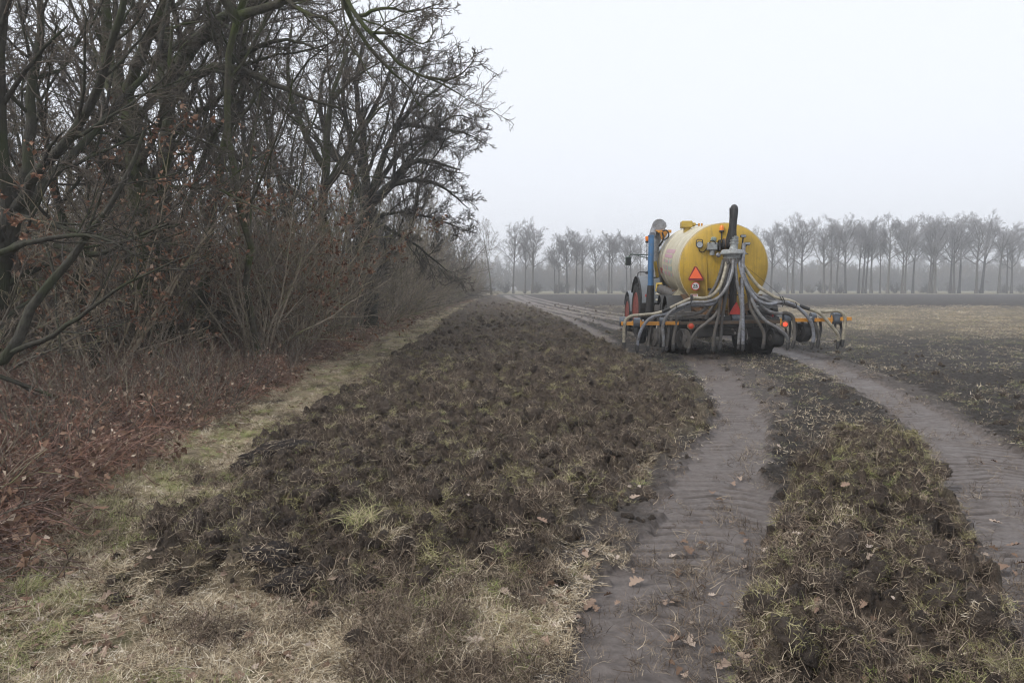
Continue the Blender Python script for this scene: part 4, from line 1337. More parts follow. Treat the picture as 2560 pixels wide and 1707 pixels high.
def row_tree(i, u, w, vt, lab, grp='bare trees in the far row across the field'):
    Y = 164 + [0, 1.2, -1.0, .6, -.4, 1.6][i % 6]
    p = at(u, 728, Y)
    top = at(u, vt, Y)[2] * .93
    k = (i * 3 + i // 4) % 5
    H_ = [19, 18, 20, 17, 18.5][k]
    wm = w * .187 / FPX * Y
    s = top / (H_ * .97)
    sx = max(.55, min(1.25, wm / .60)) * s
    sx = .4 * sx + .6 * s * .95
    place(ROW[k], 'row_tree', (p[0], Y, -.3), r.uniform(0, 6.28), (sx, sx, s), lab, 'tree', grp)
for i, (u, w, vt) in enumerate(left_row):
    th = 'thick' if w > 34 else ('slender' if w < 20 else 'upright')
    row_tree(i, u, w, vt, '%s bare tree, %s from the left in the far row before the tractor' % (th, ORD[i]))
for i, (u, w, vt) in enumerate(mid_row):
    row_tree(i + 3, u, w, vt, 'hazy bare tree of the far row with only its top showing above the tank')
for i, (u, w, vt) in enumerate(right_row):
    th = 'thick' if w > 40 else ('slender' if w < 24 else 'upright')
    row_tree(i + 1, u, w, vt, '%s bare tree, %s to the right of the tanker in the far row' % (th, ORD[i]))
# the last tree before the gap, where the wood ends
p = at(1228, 740, 122)
place(FOREST[1], 'bare_tree', (p[0], 122, -.1), 1.0, (.8, .8, 1.0), 'lone dark bare tree where the wood ends at the gap', 'tree')
# low growth under the row, and the wood beyond it in the mist
far_src = [one_mesh(make_shrub(140 + i, H=5, nstem=14, spread=.4, arch=.0, m1='twig', m2='twig', rt=.03, r0=.07), 'far_bush%d' % i) for i in range(2)]
pts, sc_, pk = [], [], []
for i in range(45):
    y = r.uniform(168, 182); x = r.uniform(-20, 150)
    pts.append((x, y, -.2)); sc_.append(r.uniform(.15, .6)); pk.append(int(r.integers(0, 2)))
scatter('hedge_growth', pts, np.stack([np.zeros(len(pts))] * 2 + [r.uniform(0, 6, len(pts))], 1), sc_, far_src, pk, 'low bare bushes under the far row of trees', 'bushes')
fs2 = [one_mesh(ROW[i], 'far_wood_tree%d' % i) for i in (0, 3)]
pts, sc_, pk = [], [], []
for i in range(260):
    y = r.uniform(290, 340); x = r.uniform(-160, 300)
    pts.append((x, y, -.3)); sc_.append(r.uniform(.55, .85)); pk.append(int(r.integers(0, 2)))
for i in range(420):
    y = r.uniform(262, 300); x = r.uniform(-150, 290)
    pts.append((x, y, -.3)); sc_.append(r.uniform(.9, 2.1)); pk.append(int(r.integers(2, 4)))
scatter('far_woodland', pts, np.stack([np.zeros(len(pts))] * 2 + [r.uniform(0, 6, len(pts))], 1), sc_, fs2 + far_src, pk, 'misty far woodland behind the row of trees', 'woodland')
# dry grass bank at the foot of the row

# ------------------------------------------------------------------ the slurry tanker
PSI = rad(6.5)
O_ = np.array([5.20, 16.9, 0.0])
FW = np.array([math.sin(PSI), math.cos(PSI), 0.0])
RT = np.array([math.cos(PSI), -math.sin(PSI), 0.0])
BASE_Z = float(np.mean([hz(O_[0] + a, 17.3) for a in (-1, 1)]))
ROLL = rad(-1.2)
MT = Matrix.Translation(Vector((O_[0], O_[1], 0))) @ Matrix.Rotation(-PSI, 4, 'Z')
MTI = MT.inverted()
ZM = {1: (1530, 490, .26786), 2: (1540, 700, .13605), 3: (1830, 700, .13605), 4: (1700, 500, .12755), 5: (1540, 530, .17227)}
def mp(zm, x, y, off):
    """a point of the tanker, seen at (x, y) of a detail view, off metres ahead of the rear cap; local coordinates"""
    a, b_, k = ZM[zm]
    d = ray(a + x * k, b_ + y * k)
    n_ = FW
    t = (off - np.dot(n_, CAM - O_)) / np.dot(n_, d)
    w = CAM + d * t - O_
    return (float(np.dot(w, RT)), float(np.dot(w, FW)), float(w[2]))

T = empty('slurry_tanker', tuple(O_), -PSI)
tag(T, 'yellow slurry tanker with hose fed injector boom standing on the muddy field', 'slurry tanker')

def tm(name, c, c2=None, **k):
    M[name] = paint(name, c, c2, **k)
    return M[name]
tm('cap_yellow', (.56, .355, .038), (.46, .29, .03), dirt=.14, scale=1.6, rough=.42, dirtcol=(.30, .22, .06), streak=.55, low=(1.0, 2.3, .8))
tm('tank_cream', (.60, .56, .44), (.52, .47, .34), dirt=.22, scale=1.5, rough=.5, dirtcol=(.40, .33, .16), streak=.45, low=(1.0, 2.2, .7))
tm('rim_yellow', (.55, .38, .06), dirt=.2)
tm('orange', (.62, .27, .03), (.55, .23, .025), dirt=.25, scale=5)
tm('orange_dirty', (.30, .13, .03), dirt=.75, scale=5)
tm('rust', (.13, .062, .022), dirt=.8, scale=6)
tm('steel_dirty', (.11, .107, .104), (.055, .052, .05), dirt=.5, rough=.5)
tm('steel_grey', (.34, .36, .36), (.25, .26, .26), dirt=.35, rough=.4)
tm('black_steel', (.035, .035, .036), dirt=.4, rough=.5, dirtcol=(.06, .052, .045))
tm('rubber', (.022, .022, .023), dirt=.25, rough=.6, dirtcol=(.06, .052, .045))
tm('tyre', (.016, .016, .016), dirt=.22, rough=.8, dirtcol=(.045, .038, .033))
tm('hose_cream', (.42, .38, .29), (.28, .25, .18), dirt=.45, scale=4, rough=.4)
tm('hose_grey', (.25, .255, .27), (.15, .155, .16), dirt=.5, scale=4, rough=.35)
tm('hose_muddy', (.13, .13, .128), (.07, .068, .065), dirt=.65, scale=5, rough=.5)
tm('hose_light', (.29, .31, .355), (.17, .18, .205), dirt=.48, scale=4, rough=.35)
tm('pipe_blue', (.05, .15, .33), (.06, .17, .34), dirt=.3, scale=3, rough=.45, dirtcol=(.13, .14, .15))
tm('grey_hose_big', (.30, .31, .33), (.23, .235, .25), dirt=.35, scale=4, rough=.55)
tm('cream_frame', (.55, .50, .36), (.45, .40, .28), dirt=.2, scale=6)
tm('roller', (.16, .19, .23), (.11, .13, .16), dirt=.4, scale=4)
tm('white_plate', (.7, .7, .68), dirt=.15)
tm('sign_red', (.55, .045, .03), dirt=.15)
tm('sign_dark_red', (.28, .03, .03), dirt=.15)
tm('ink', (.02, .02, .02), dirt=.05)
tm('rim_red', (.30, .035, .022), (.22, .03, .02), dirt=.45, scale=5)
tm('decal_pink', (.55, .27, .36), (.50, .30, .33), dirt=.3, scale=9, dirtcol=(.55, .52, .42))
tm('decal_teal', (.22, .40, .38), (.33, .44, .40), dirt=.45, scale=9, dirtcol=(.55, .52, .42))
m, n, b = mat('warning_orange'); b.inputs['Base Color'].default_value = (.95, .16, .05, 1); b.inputs['Roughness'].default_value = .5
b.inputs['Emission Color'].default_value = (1, .15, .05, 1); b.inputs['Emission Strength'].default_value = .0
M['warn'] = m
m, n, b = mat('beacon_amber'); b.inputs['Base Color'].default_value = (.9, .24, .02, 1); b.inputs['Roughness'].default_value = .25
M['amber'] = m
m, n, b = mat('lamp_red'); b.inputs['Base Color'].default_value = (.45, .05, .02, 1); b.inputs['Roughness'].default_value = .25
M['lamp_red'] = m
m, n, b = mat('lamp_lit'); b.inputs['Base Color'].default_value = (.6, .03, .02, 1)
b.inputs['Emission Color'].default_value = (1, .05, .02, 1); b.inputs['Emission Strength'].default_value = 1.6
M['lamp_lit'] = m
m, n, b = mat('dark_glass'); b.inputs['Base Color'].default_value = (.03, .035, .035, 1); b.inputs['Roughness'].default_value = .1
M['glass'] = m
m, n, b = mat('clear_lens'); b.inputs['Base Color'].default_value = (.35, .37, .38, 1); b.inputs['Roughness'].default_value = .15
M['lens'] = m

def tb(pts, r, name, m, k=10, parent=None, sm=6):
    mb = MB()
    c = catmull(pts, sm) if sm > 1 else [np.array(p) for p in pts]
    rs = r if not isinstance(r, (list, tuple)) else [float(v) for v in np.interp(np.linspace(0, 1, len(c)), np.linspace(0, 1, len(r)), r)]
    mb.tube([tuple(p) for p in c], rs, k)
    return mb.build(name, M[m], parent or T)

def wheel(name, c, Rr, w, parent, rimmat='rim_red', rimr=.55, lugs=22, lugh=.035, side=1, steer=0.0, dish=.10):
    """tyre with bar lugs, its axis along local x; rim and hub as sub-parts"""
    Mx = Matrix.Translation(Vector(c)) @ Matrix.Rotation(steer, 4, 'Z') @ Matrix.Rotation(-PI / 2, 4, 'Z')
    mb = MB()
    hw = w / 2
    r1 = Rr - lugh
    prof = [(-hw * .80, Rr * rimr), (-hw * .96, Rr * (rimr + .06)), (-hw, Rr * .78), (-hw * .95, Rr * .90), (-hw * .82, r1 - .012), (0, r1), (hw * .82, r1 - .012), (hw * .95, Rr * .90), (hw, Rr * .78), (hw * .96, Rr * (rimr + .06)), (hw * .80, Rr * rimr)]
    mb.rev(prof, Mx, 40)
    for i in range(lugs):
        for s in (-1, 1):
            a0 = 2 * PI * (i + (.5 if s > 0 else 0)) / lugs
            vs = []
            for (xx, da, rr) in ((0.03 * s, .0, r1 - .01), (hw * .93 * s, .16, Rr * .90), ):
                for dd in (-.045, .045):
                    for rr2 in (rr, rr + lugh + (.01 if abs(xx) > .1 else .01)):
                        a = a0 + da + dd
                        vs.append((xx, math.cos(a) * rr2, math.sin(a) * rr2))
            vs2 = [(p[1], p[0], p[2]) for p in vs]
            fs = [(0, 1, 3, 2), (4, 6, 7, 5), (0, 4, 5, 1), (2, 3, 7, 6), (1, 5, 7, 3), (0, 2, 6, 4)]
            mb.add(vs2, fs, Mx)
    root = mb.build(name, M['tyre'], parent)
    rb = MB()
    s = side
    pr = [(-hw * .9, Rr * (rimr + .05)), (-hw * .98, Rr * (rimr + .02)), (-hw * .9, Rr * (rimr - .06)), (-hw * .8, Rr * .15), (hw * .8, Rr * .15), (hw * .9, Rr * (rimr - .06)), (hw * .98, Rr * (rimr + .02)), (hw * .9, Rr * (rimr + .05))]
    rb.rev(pr, Mx, 32)
    rb.build('rim', M[rimmat], root)
    hb = MB()
    hb.rev([(-hw * .7, .09), (-hw * .65, .12), (hw * .65, .12), (hw * .7, .09)], Mx, 20)
    for q in range(8):
        a = q * PI / 4
        hb.rev([(-hw * .36, .018), (hw * .36, .018)], Mx @ Matrix.Translation((math.cos(a) * Rr * .27, 0, math.sin(a) * Rr * .27)), 6)
    hb.build('hub', M['steel_dirty'], root)
    return root

# tank: slightly nose up
HAZE = 0.0019
RT_ = 1.07
ZC = 2.175
tilt = rad(3.6)
MTK = Matrix.Translation((0.0, 0.0, ZC)) @ Matrix.Rotation(ROLL, 4, 'Y') @ Matrix.Rotation(tilt, 4, 'X')
LT = 5.0
mb = MB(); mb.rev([(0.0, RT_ - .03), (.0, RT_), (1.2, RT_), (1.21, RT_ + .012), (1.27, RT_ + .012), (1.28, RT_), (3.7, RT_), (3.71, RT_ + .012), (3.77, RT_ + .012), (3.78, RT_), (LT, RT_), (LT, RT_ - .03)], MTK, 72)
mb.build('tank_shell', M['tank_cream'], T)
mb = MB(); mb.rev([(-.15, .001), (-.148, .25), (-.135, .5), (-.105, .75), (-.065, .92), (-.025, 1.02), (.012, RT_ + .006), (.05, RT_ + .006), (.05, RT_ - .05)], MTK, 72)
cap = mb.build('rear_cap', M['cap_yellow'], T)
mb = MB(); mb.rev([(LT - .04, RT_ + .008), (LT + .02, RT_ + .008), (LT + .1, .9), (LT + .2, .5), (LT + .22, .01)], MTK, 72)
mb.build('front_cap', M['rim_yellow'], T)

def on_tank(ang, y, r=RT_ + .006):
    """ang from the top towards the left, in degrees"""
    a = rad(ang)
    return MTK @ Vector((-math.sin(a) * r, y, math.cos(a) * r))
def patch(a0, a1, y0, y1, name, m, wob=0):
    mb = MB(); nn = 8; vs = []; fs = []
    for i in range(nn + 1):
        for yy in (y0, y1):
            for rr in (RT_ + .002, RT_ + .006):
                vs.append(tuple(on_tank(a0 + (a1 - a0) * i / nn, yy, rr)))
    for i in range(nn):
        b0 = i * 4
        fs += [(b0 + 1, b0 + 3, b0 + 7, b0 + 5), (b0, b0 + 4, b0 + 6, b0 + 2), (b0, b0 + 1, b0 + 5, b0 + 4), (b0 + 2, b0 + 6, b0 + 7, b0 + 3)]
    fs += [(0, 2, 3, 1), (nn * 4, nn * 4 + 1, nn * 4 + 3, nn * 4 + 2)]
    mb.add(vs, fs)
    return mb.build(name, M[m], T)
patch(66, 72, 1.35, 3.3, 'faded_decal', 'decal_pink')
patch(74, 79, 1.6, 3.4, 'faded_decal', 'decal_pink')
rl = random.Random(4)
for row_, (a0, a1) in enumerate(((81, 88), (90, 98), (100, 107))):
    y = 1.6 - .1 * row_
    while y < 3.9:
        w = rl.uniform(.12, .3)
        patch(a0 + rl.uniform(0, 2), a1 - rl.uniform(0, 2), y, y + w, 'faded_decal', 'decal_teal' if rl.random() < .6 else 'decal_pink')
        y += w + rl.uniform(.08, .16)
patch(98, 107, 3.95, 4.6, 'faded_decal', 'sign_red')
tag(bpy.data.objects['faded_decal'], None)

# on top: hatch box, rod
p0 = Vector(mp(1, 700, 262, 2.6))
mb = MB(); mb.box(p0 + Vector((-.02, 0, -.02)), (.30, .4, .19), ch=.02); mb.box(p0 + Vector((.17, 0, -.02)), (.12, .26, .10), ch=.02)
mb.box(p0 + Vector((0, 0, -.17)), (.16, .25, .16)); mb.build('hatch', M['rim_yellow'], T)
tb([mp(1, 738, 268, 2.6), mp(1, 808, 268, 2.6)], .012, 'hatch_rod', 'black_steel', sm=1)
for xx in (812, 838):
    mb = MB(); q = Vector(mp(1, xx, 268, 2.6)); mb.box(q, (.05, .05, .08), ch=.01); mb.box(q + Vector((0, 0, -.09)), (.025, .025, .12)); mb.build('rod_guide', M['orange'], T)

# work light, valve box, beacon, lamp stalks on the cap
def seg(zm, pts, off, r, name, m, k=8, sm=5, offs=None):
    return tb([mp(zm, x, y, (offs[i] if offs else off)) for i, (x, y) in enumerate(pts)], r, name, m, k=k, sm=sm)
c = Vector(mp(4, 380, 880, -.22))
mb = MB(); mb.rev([(-.05, .075), (-.06, .065), (-.06, .001)], Matrix.Translation(c), 20); 
wl = MB(); wl.rev([(-.06, .08), (-.045, .088), (.04, .07), (.07, .03)], Matrix.Translation(c), 20)
w_l = wl.build('work_light', M['black_steel'], T)
mb = MB(); mb.rev([(-.066, .068), (-.062, .07), (-.058, .07)], Matrix.Translation(c), 20); mb.build('lens', M['lens'], w_l)
tb([c + Vector((-.075, 0, .0)), c + Vector((-.075, 0, .11)), c + Vector((-.05, 0, .13)), c + Vector((.05, 0, .13)), c + Vector((.075, 0, .11)), c + Vector((.075, 0, 0))], .011, 'light_bracket', 'black_steel', sm=1, parent=w_l)
seg(4, [(365, 960), (400, 1015), (470, 1015), (520, 950), (560, 900)], -.16, .009, 'light_cable', 'rubber')
# valve gearbox with its lamp
c = Vector(mp(4, 632, 910, -.26))
mb = MB(); mb.box(c, (.235, .16, .19), ch=.015); mb.rev([(-.11, .06), (.1, .06)], Matrix.Translation(c + Vector((0, 0, -.10))) @ Matrix.Rotation(PI / 2, 4, 'X'), 16)
vb = mb.build('valve_box', M['steel_grey'], T)
mb = MB(); mb.rev([(-.13, .0), (-.13, .055), (-.11, .062), (.09, .062)], Matrix.Translation(c + Vector((.17, 0, .02))) @ Matrix.Rotation(PI / 2, 4, 'Z'), 18)
mb.box(c + Vector((.17, 0, .02)), (.05, .25, .27), ch=.02); mb.build('valve_flange', M['black_steel'], T)
c2 = Vector(mp(4, 650, 790, -.26))
mb = MB(); mb.box(c2 + Vector((.01, 0, .02)), (.13, .1, .12), ch=.025); mb.build('valve_cap', tm('mint', (.30, .38, .33), dirt=.3), vb)
tb([mp(4, 580, 850, -.34), mp(4, 600, 800, -.34), mp(4, 650, 792, -.34), mp(4, 690, 830, -.34), mp(4, 705, 860, -.34)], .012, 'valve_handle', 'black_steel', parent=vb)
# outlet pipe from the cap to the hose
c = Vector(mp(4, 800, 860, -.25))
mb = MB(); mb.rev([(-.10, .09), (-.10, .135), (-.06, .135), (-.06, .09)], Matrix.Translation(c) @ Matrix.Rotation(PI / 2, 4, 'Z'), 20); mb.build('outlet_flange', M['orange_dirty'], T)
mb = MB(); mb.rev([(-.12, .085), (-.12, .125), (-.08, .125), (-.08, .1), (.0, .1), (.0, .125), (.04, .125), (.04, .085)], Matrix.Translation(Vector(mp(4, 865, 870, -.28))) @ Matrix.Rotation(PI / 2, 4, 'Z'), 20); mb.build('hose_clamp', M['black_steel'], T)
# beacon
c = Vector(mp(4, 820, 545, -.16))
tb([c + Vector((0, .0, -.30)), c + Vector((0, 0, -.08))], .014, 'beacon_stalk', 'black_steel', sm=1)
mb = MB(); mb.rev([(-.02, .06), (.012, .055)], Matrix.Translation(c + Vector((0, 0, -.075))) @ Matrix.Rotation(PI / 2, 4, 'X'), 18); bs = mb.build('beacon_base', M['black_steel'], T)
mb = MB(); mb.rev([(-.07, .052), (.03, .048), (.055, .03), (.06, .002)], Matrix.Translation(c + Vector((0, 0, .005))) @ Matrix.Rotation(PI / 2, 4, 'X'), 20); mb.build('beacon', M['amber'], T)
# two lamps on stalks, right
for (x, y, x2, y2) in ((1240, 710, 1225, 860), (1322, 856, 1270, 930)):
    c = Vector(mp(4, x, y, -.55))
    mb = MB(); mb.box(c, (.135, .06, .07), ch=.015); lo = mb.build('rear_lamp', M['black_steel'], T)
    mb = MB(); mb.box(c + Vector((0, -.033, 0)), (.11, .01, .048), ch=.003); mb.build('lens', M['lens'], lo)
    tb([tuple(c), mp(4, x2, y2, -.50), mp(4, 1210, 980, -.45)], .017, 'lamp_stalk', 'black_steel', sm=1)
# vertical strip down the cap
mb = MB()
for i in range(12):
    ya, yb = 520 + i * 36, 520 + (i + 1) * 36
    a_, b_ = Vector(mp(1, 876 + i * .6, ya, -.155 + .0 * i)), Vector(mp(1, 876 + i * .6, yb, -.155))
    mb.box((a_ + b_) / 2, (.03, .03, (a_ - b_).length + .002))
mb.build('cable_strip', M['cap_yellow'], T)
mb = MB(); c = Vector(mp(1, 912, 872, -.13)); mb.box(c, (.09, .03, .06), ch=.006); mb.build('latch', M['black_steel'], T)

# signs
def slab(poly, off, th, name, m, parent=None, zm=1):
    mb = MB(); n_ = len(poly)
    a = [mp(zm, x, y, off) for x, y in poly]
    vs = a + [(p[0], p[1] - th, p[2]) for p in a]
    fs = [tuple(range(n_)), tuple(range(2 * n_ - 1, n_ - 1, -1))] + [(i, (i + 1) % n_, n_ + (i + 1) % n_, n_ + i) for i in range(n_)]
    mb.add(vs, fs)
    return mb.build(name, M[m], parent or T, smooth=False)
wt = slab([(712, 775), (716, 790), (848, 788), (856, 768), (794, 662), (778, 656), (766, 660)], -.17, .012, 'warning_triangle', 'sign_dark_red')
slab([(722, 770), (842, 768), (782, 664)], -.184, .004, 'reflector', 'warn', wt)
c = Vector(mp(1, 778, 842, -.15))
mb = MB(); mb.rev([(-.03, .10), (-.03, .105), (.0, .105)], Matrix.Translation(c), 36); sg = mb.build('speed_sign', M['sign_red'], T)
mb = MB(); mb.rev([(-.034, .083), (-.031, .084), (-.03, .084)], Matrix.Translation(c), 36); mb.build('sign_face', M['white_plate'], sg)
def text(s, size, loc, name, m, parent, rz=0.0, ext=.002):
    cu = bpy.data.curves.new(name, 'FONT'); cu.body = s; cu.size = size; cu.align_x = 'CENTER'; cu.align_y = 'CENTER'; cu.extrude = ext; cu.offset = .002
    o = bpy.data.objects.new(name, cu); COL.objects.link(o)
    bpy.context.view_layer.update()
    me = bpy.data.meshes.new_from_object(o.evaluated_get(bpy.context.evaluated_depsgraph_get()))
    bpy.data.objects.remove(o)
    me.transform(Matrix.Rotation(PI / 2, 4, 'X'))
    me.transform(Matrix.Translation(Vector(loc)))
    me.materials.clear()
    return link(name, me, M[m], parent)
text('25', .125, c + Vector((-.008, -.038, 0)), 'number', 'ink', sg)
st_ = slab([(734, 915), (802, 915), (802, 945), (734, 945)], -.12, .006, 'sticker', 'white_plate')
for yy in (921, 935):
    mb = MB()
    for i in range(7):
        a = Vector(mp(1, 742 + i * 8, yy, -.128)); mb.box(a, (.014, .004, .018))
    mb.build('sticker_print', M['sign_red'], st_)

# left side: platform, brackets, big grey hose, blue loading pipe
MX = (.0, .0, .0)
def P1(x, y, off): return mp(1, x, y, off)
mb = MB(); mb.add([P1(432, 915, 3.2), P1(560, 945, 2.0), P1(558, 992, 2.0), P1(436, 952, 3.2)] + [tuple(Vector(q) + Vector((.35, 0, .02))) for q in (P1(432, 915, 3.2), P1(560, 945, 2.0), P1(558, 992, 2.0), P1(436, 952, 3.2))],
       [(0, 1, 2, 3), (7, 6, 5, 4), (0, 4, 5, 1), (1, 5, 6, 2), (2, 6, 7, 3), (3, 7, 4, 0)])
pf = mb.build('side_platform', M['cream_frame'], T, smooth=False)
for (y0_, y1_) in ((913, 943), (958, 998)):
    tb([P1(412, y0_ + (10 if y0_ > 930 else 0), 3.3), P1(566, y1_ + (8 if y0_ > 930 else 0), 1.95)], .028, 'platform_rail', 'cream_frame', sm=1, k=4, parent=pf)
for f_ in (.25, .5, .75):
    x = 432 + 128 * f_
    tb([P1(x, 918 + 30 * f_, 3.2 - 1.2 * f_ - .02), P1(x, 950 + 40 * f_, 3.2 - 1.2 * f_ - .02)], .012, 'platform_post', 'steel_dirty', sm=1, k=4, parent=pf)
tb([P1(562, 1000, 1.9), P1(566, 935, 1.9), P1(632, 866, 1.3)], .035, 'platform_brace', 'cream_frame', sm=1, k=4)
slab([(560, 945), (630, 875), (690, 940), (740, 960), (700, 990), (600, 1005), (565, 1000)], 1.35, .04, 'side_gusset', 'cream_frame')
tb([P1(420, 890, 3.4), P1(424, 820, 3.4), P1(470, 820, 3.3)], .05, 'front_bracket', 'rim_yellow', sm=1, k=4)
tb([P1(455, 870, 3.0), P1(520, 900, 2.6), P1(600, 930, 2.0), P1(700, 960, 1.6)], .14, 'suction_pipe', 'steel_dirty', k=12)
slab([(580, 985), (650, 985), (650, 1020), (585, 1020)], .9, .05, 'yellow_bracket', 'rim_yellow')
# grey hose rising in front of the tank, and its bend
tb([P1(415, 760, 4.6), P1(400, 640, 4.7), P1(400, 500, 4.7), P1(420, 380, 4.7), P1(430, 310, 4.7), P1(445, 270, 4.7)], [.10, .11, .13, .14, .14, .13], 'suction_hose', 'grey_hose_big', k=18)
ce = Vector(P1(440, 280, 4.5))
mb = MB()
pts = []
for i in range(10):
    a = rad(190 - i * 22)
    pts.append(tuple(ce + Vector((math.cos(a) * .11, 0, math.sin(a) * .11))))
mb.tube(pts, [.11] * 10, 16)
mb.rev([(-.12, .16), (-.13, .20), (.10, .21), (.12, .16)], Matrix.Translation(ce), 28)
mb.build('hose_elbow', M['grey_hose_big'], T)
tb([P1(492, 246, 4.3), P1(500, 290, 4.3)], .04, 'elbow_flange', 'grey_hose_big', sm=1)
slab([(398, 320), (552, 318), (552, 345), (520, 345), (480, 410), (462, 410), (445, 345), (430, 345), (420, 335)], 4.35, .08, 'hose_support', 'orange')
tb([P1(470, 330, 4.2), P1(505, 320, 4.2), P1(530, 350, 4.2), P1(520, 390, 4.2), P1(470, 420, 4.2), P1(455, 460, 4.3)], .022, 'hydraulic_line', 'rubber')
tb([P1(440, 470, 4.3), P1(480, 400, 4.2), P1(470, 340, 4.2)], .028, 'hydraulic_line', 'rubber')
tb([P1(400, 610, 4.2), P1(412, 680, 4.2), P1(425, 760, 4.2)], .05, 'support_arm', 'rim_yellow', sm=1, k=4)
lp = tb([P1(367, 366, 4.0), P1(366, 500, 4.0), P1(362, 620, 4.0), P1(362, 835, 4.0)], .088, 'loading_pipe', 'pipe_blue', k=22, sm=3)
tb([P1(362, 835, 4.0), P1(358, 950, 4.0), P1(352, 1085, 4.0)], [.10, .125, .13], 'loading_hose', 'rubber', k=22)
for y in (372, 700, 830):
    c = Vector(P1(365 if y < 600 else 362, y, 4.0))
    mb = MB(); mb.rev([(-.015, .09), (-.015, .10), (.015, .10), (.015, .09)], Matrix.Translation(c) @ Matrix.Rotation(PI / 2, 4, 'X'), 24); mb.build('pipe_band', M['pipe_blue'], lp)
tb([P1(378, 366, 4.1), P1(385, 330, 4.4), P1(400, 290, 4.5)], .10, 'pipe_neck', 'grey_hose_big', k=16)

# chassis, axles, wheels, guards
GZ = BASE_Z
for s in (-1, 1):
    mb = MB(); mb.box((s * .45, 2.6, 1.02), (.14, 6.0, .24), ch=.01); mb.build('chassis_rail', M['orange_dirty'], T)
mb = MB(); mb.box((0, 6.0, .92), (.25, 1.8, .18), ch=.02); mb.box((0, 6.9, .86), (.14, .3, .12), ch=.02); mb.build('drawbar', M['orange_dirty'], T)
for y in (.62, 2.05):
    tb([(-.9, y, .68), (.9, y, .68)], .07, 'axle', 'black_steel', sm=1)
    for s in (-1, 1):
        zz = hz(O_[0] + s * 1.03 + y * .11, O_[1] + y)
        wheel('wheel', (s * 1.03, y, .665 + zz - .02), .68, .58, T, rimmat='steel_dirty', lugs=24, lugh=.025, side=s)
for s in (-1, 1):
    mb = MB()
    for i in range(9):
        a = rad(25 + i * 16)
        a2 = rad(25 + (i + 1) * 16)
        mb.box((s * 1.03, 1.33 - math.cos((a + a2) / 2) * 1.35, .72 + math.sin((a + a2) / 2) * .72), (.6, .36, .02), Matrix.Rotation(PI / 2 + .0 - (a + a2) / 2 + 0, 4, 'X') if False else None)
    mb = MB()
    for y in (.62, 2.05):
        pr = []
        for i in range(10):
            a = rad(15 + i * 16.6)
            pr.append((y - math.cos(a) * .78, .68 + math.sin(a) * .78))
        vs, fs = [], []
        for (yy, z) in pr:
            for xx in (s * .75, s * 1.33):
                vs += [(xx, yy, z), (xx, yy, z + .02)]
        for i in range(9):
            b0 = i * 4
            fs += [(b0, b0 + 2, b0 + 6, b0 + 4), (b0 + 1, b0 + 5, b0 + 7, b0 + 3), (b0, b0 + 4, b0 + 5, b0 + 1), (b0 + 2, b0 + 3, b0 + 7, b0 + 6)]
        mb.add(vs, fs)
    mb.build('mudguard', M['black_steel'], T)
# undertank saddle and rear bumper plate
for y in (.15, 2.0, 4.2):
    mb = MB(); pl = [(-1.0, 1.5 + y * .05), (-.8, 1.18 + y * .06), (-.5, 1.02), (.5, 1.02), (.8, 1.18 + y * .06), (1.0, 1.5 + y * .05), (.85, 1.5 + y * .05), (.5, 1.2 + y * .06), (0, 1.12 + y * .06), (-.5, 1.2 + y * .06), (-.85, 1.5 + y * .05)]
    mb.prism(pl, y, y + .08); mb.build('tank_saddle', M['orange_dirty'], T)
mb = MB(); mb.box((0, -.12, .78), (1.6, .06, .30), ch=.01); rb = mb.build('rear_beam', M['black_steel'], T)
mb = MB(); mb.box(Vector(mp(2, 1480, 680, -.20)), (.26, .012, .12), ch=.003); lp_ = mb.build('licence_plate', M['ink'], T)
text('8', .12, Vector(mp(2, 1545, 680, -.215)), 'plate_letter', 'white_plate', lp_)
mb = MB(); mb.box((.0, .5, .72), (1.3, .5, .5), ch=.02); mb.build('spring_box', M['black_steel'], T)

# ---- injector: mast, frame, boom
BO = -.95
tb([mp(1, 1125, 1180, BO + .25), mp(1, 1125, 600, BO + .15)], .06, 'mast', 'black_steel', sm=1)
for (x0, y0, x1, y1, rr, m_) in ((1090, 700, 1092, 1180, .030, 'orange_dirty'), (1030, 900, 1028, 1130, .028, 'orange_dirty'), (1200, 760, 1215, 1180, .03, 'orange_dirty'), (1050, 800, 1045, 1000, .03, 'black_steel'), (1150, 700, 1140, 1100, .05, 'black_steel')):
    tb([mp(1, x0, y0, BO + .28), mp(1, x1, y1, BO + .28)], rr, 'lift_post', m_, sm=1, k=4)
tb([mp(1, 1000, 922, BO + .22), mp(1, 1240, 924, BO + .22)], .016, 'lift_crossbar', 'black_steel', sm=1)
tb([mp(1, 985, 1118, BO + .2), mp(1, 1055, 1118, BO + .2)], .02, 'lift_pin', 'lens', sm=1)
lt = slab([(1098, 1105), (1205, 1105), (1200, 1075), (1165, 990), (1158, 990), (1100, 1085)], BO + .12, .012, 'lower_triangle', 'sign_red')
tb([mp(1, 1118, 1140, BO + .2), mp(1, 1205, 1140, BO + .2)], .09, 'roller', 'roller', sm=1, k=18)
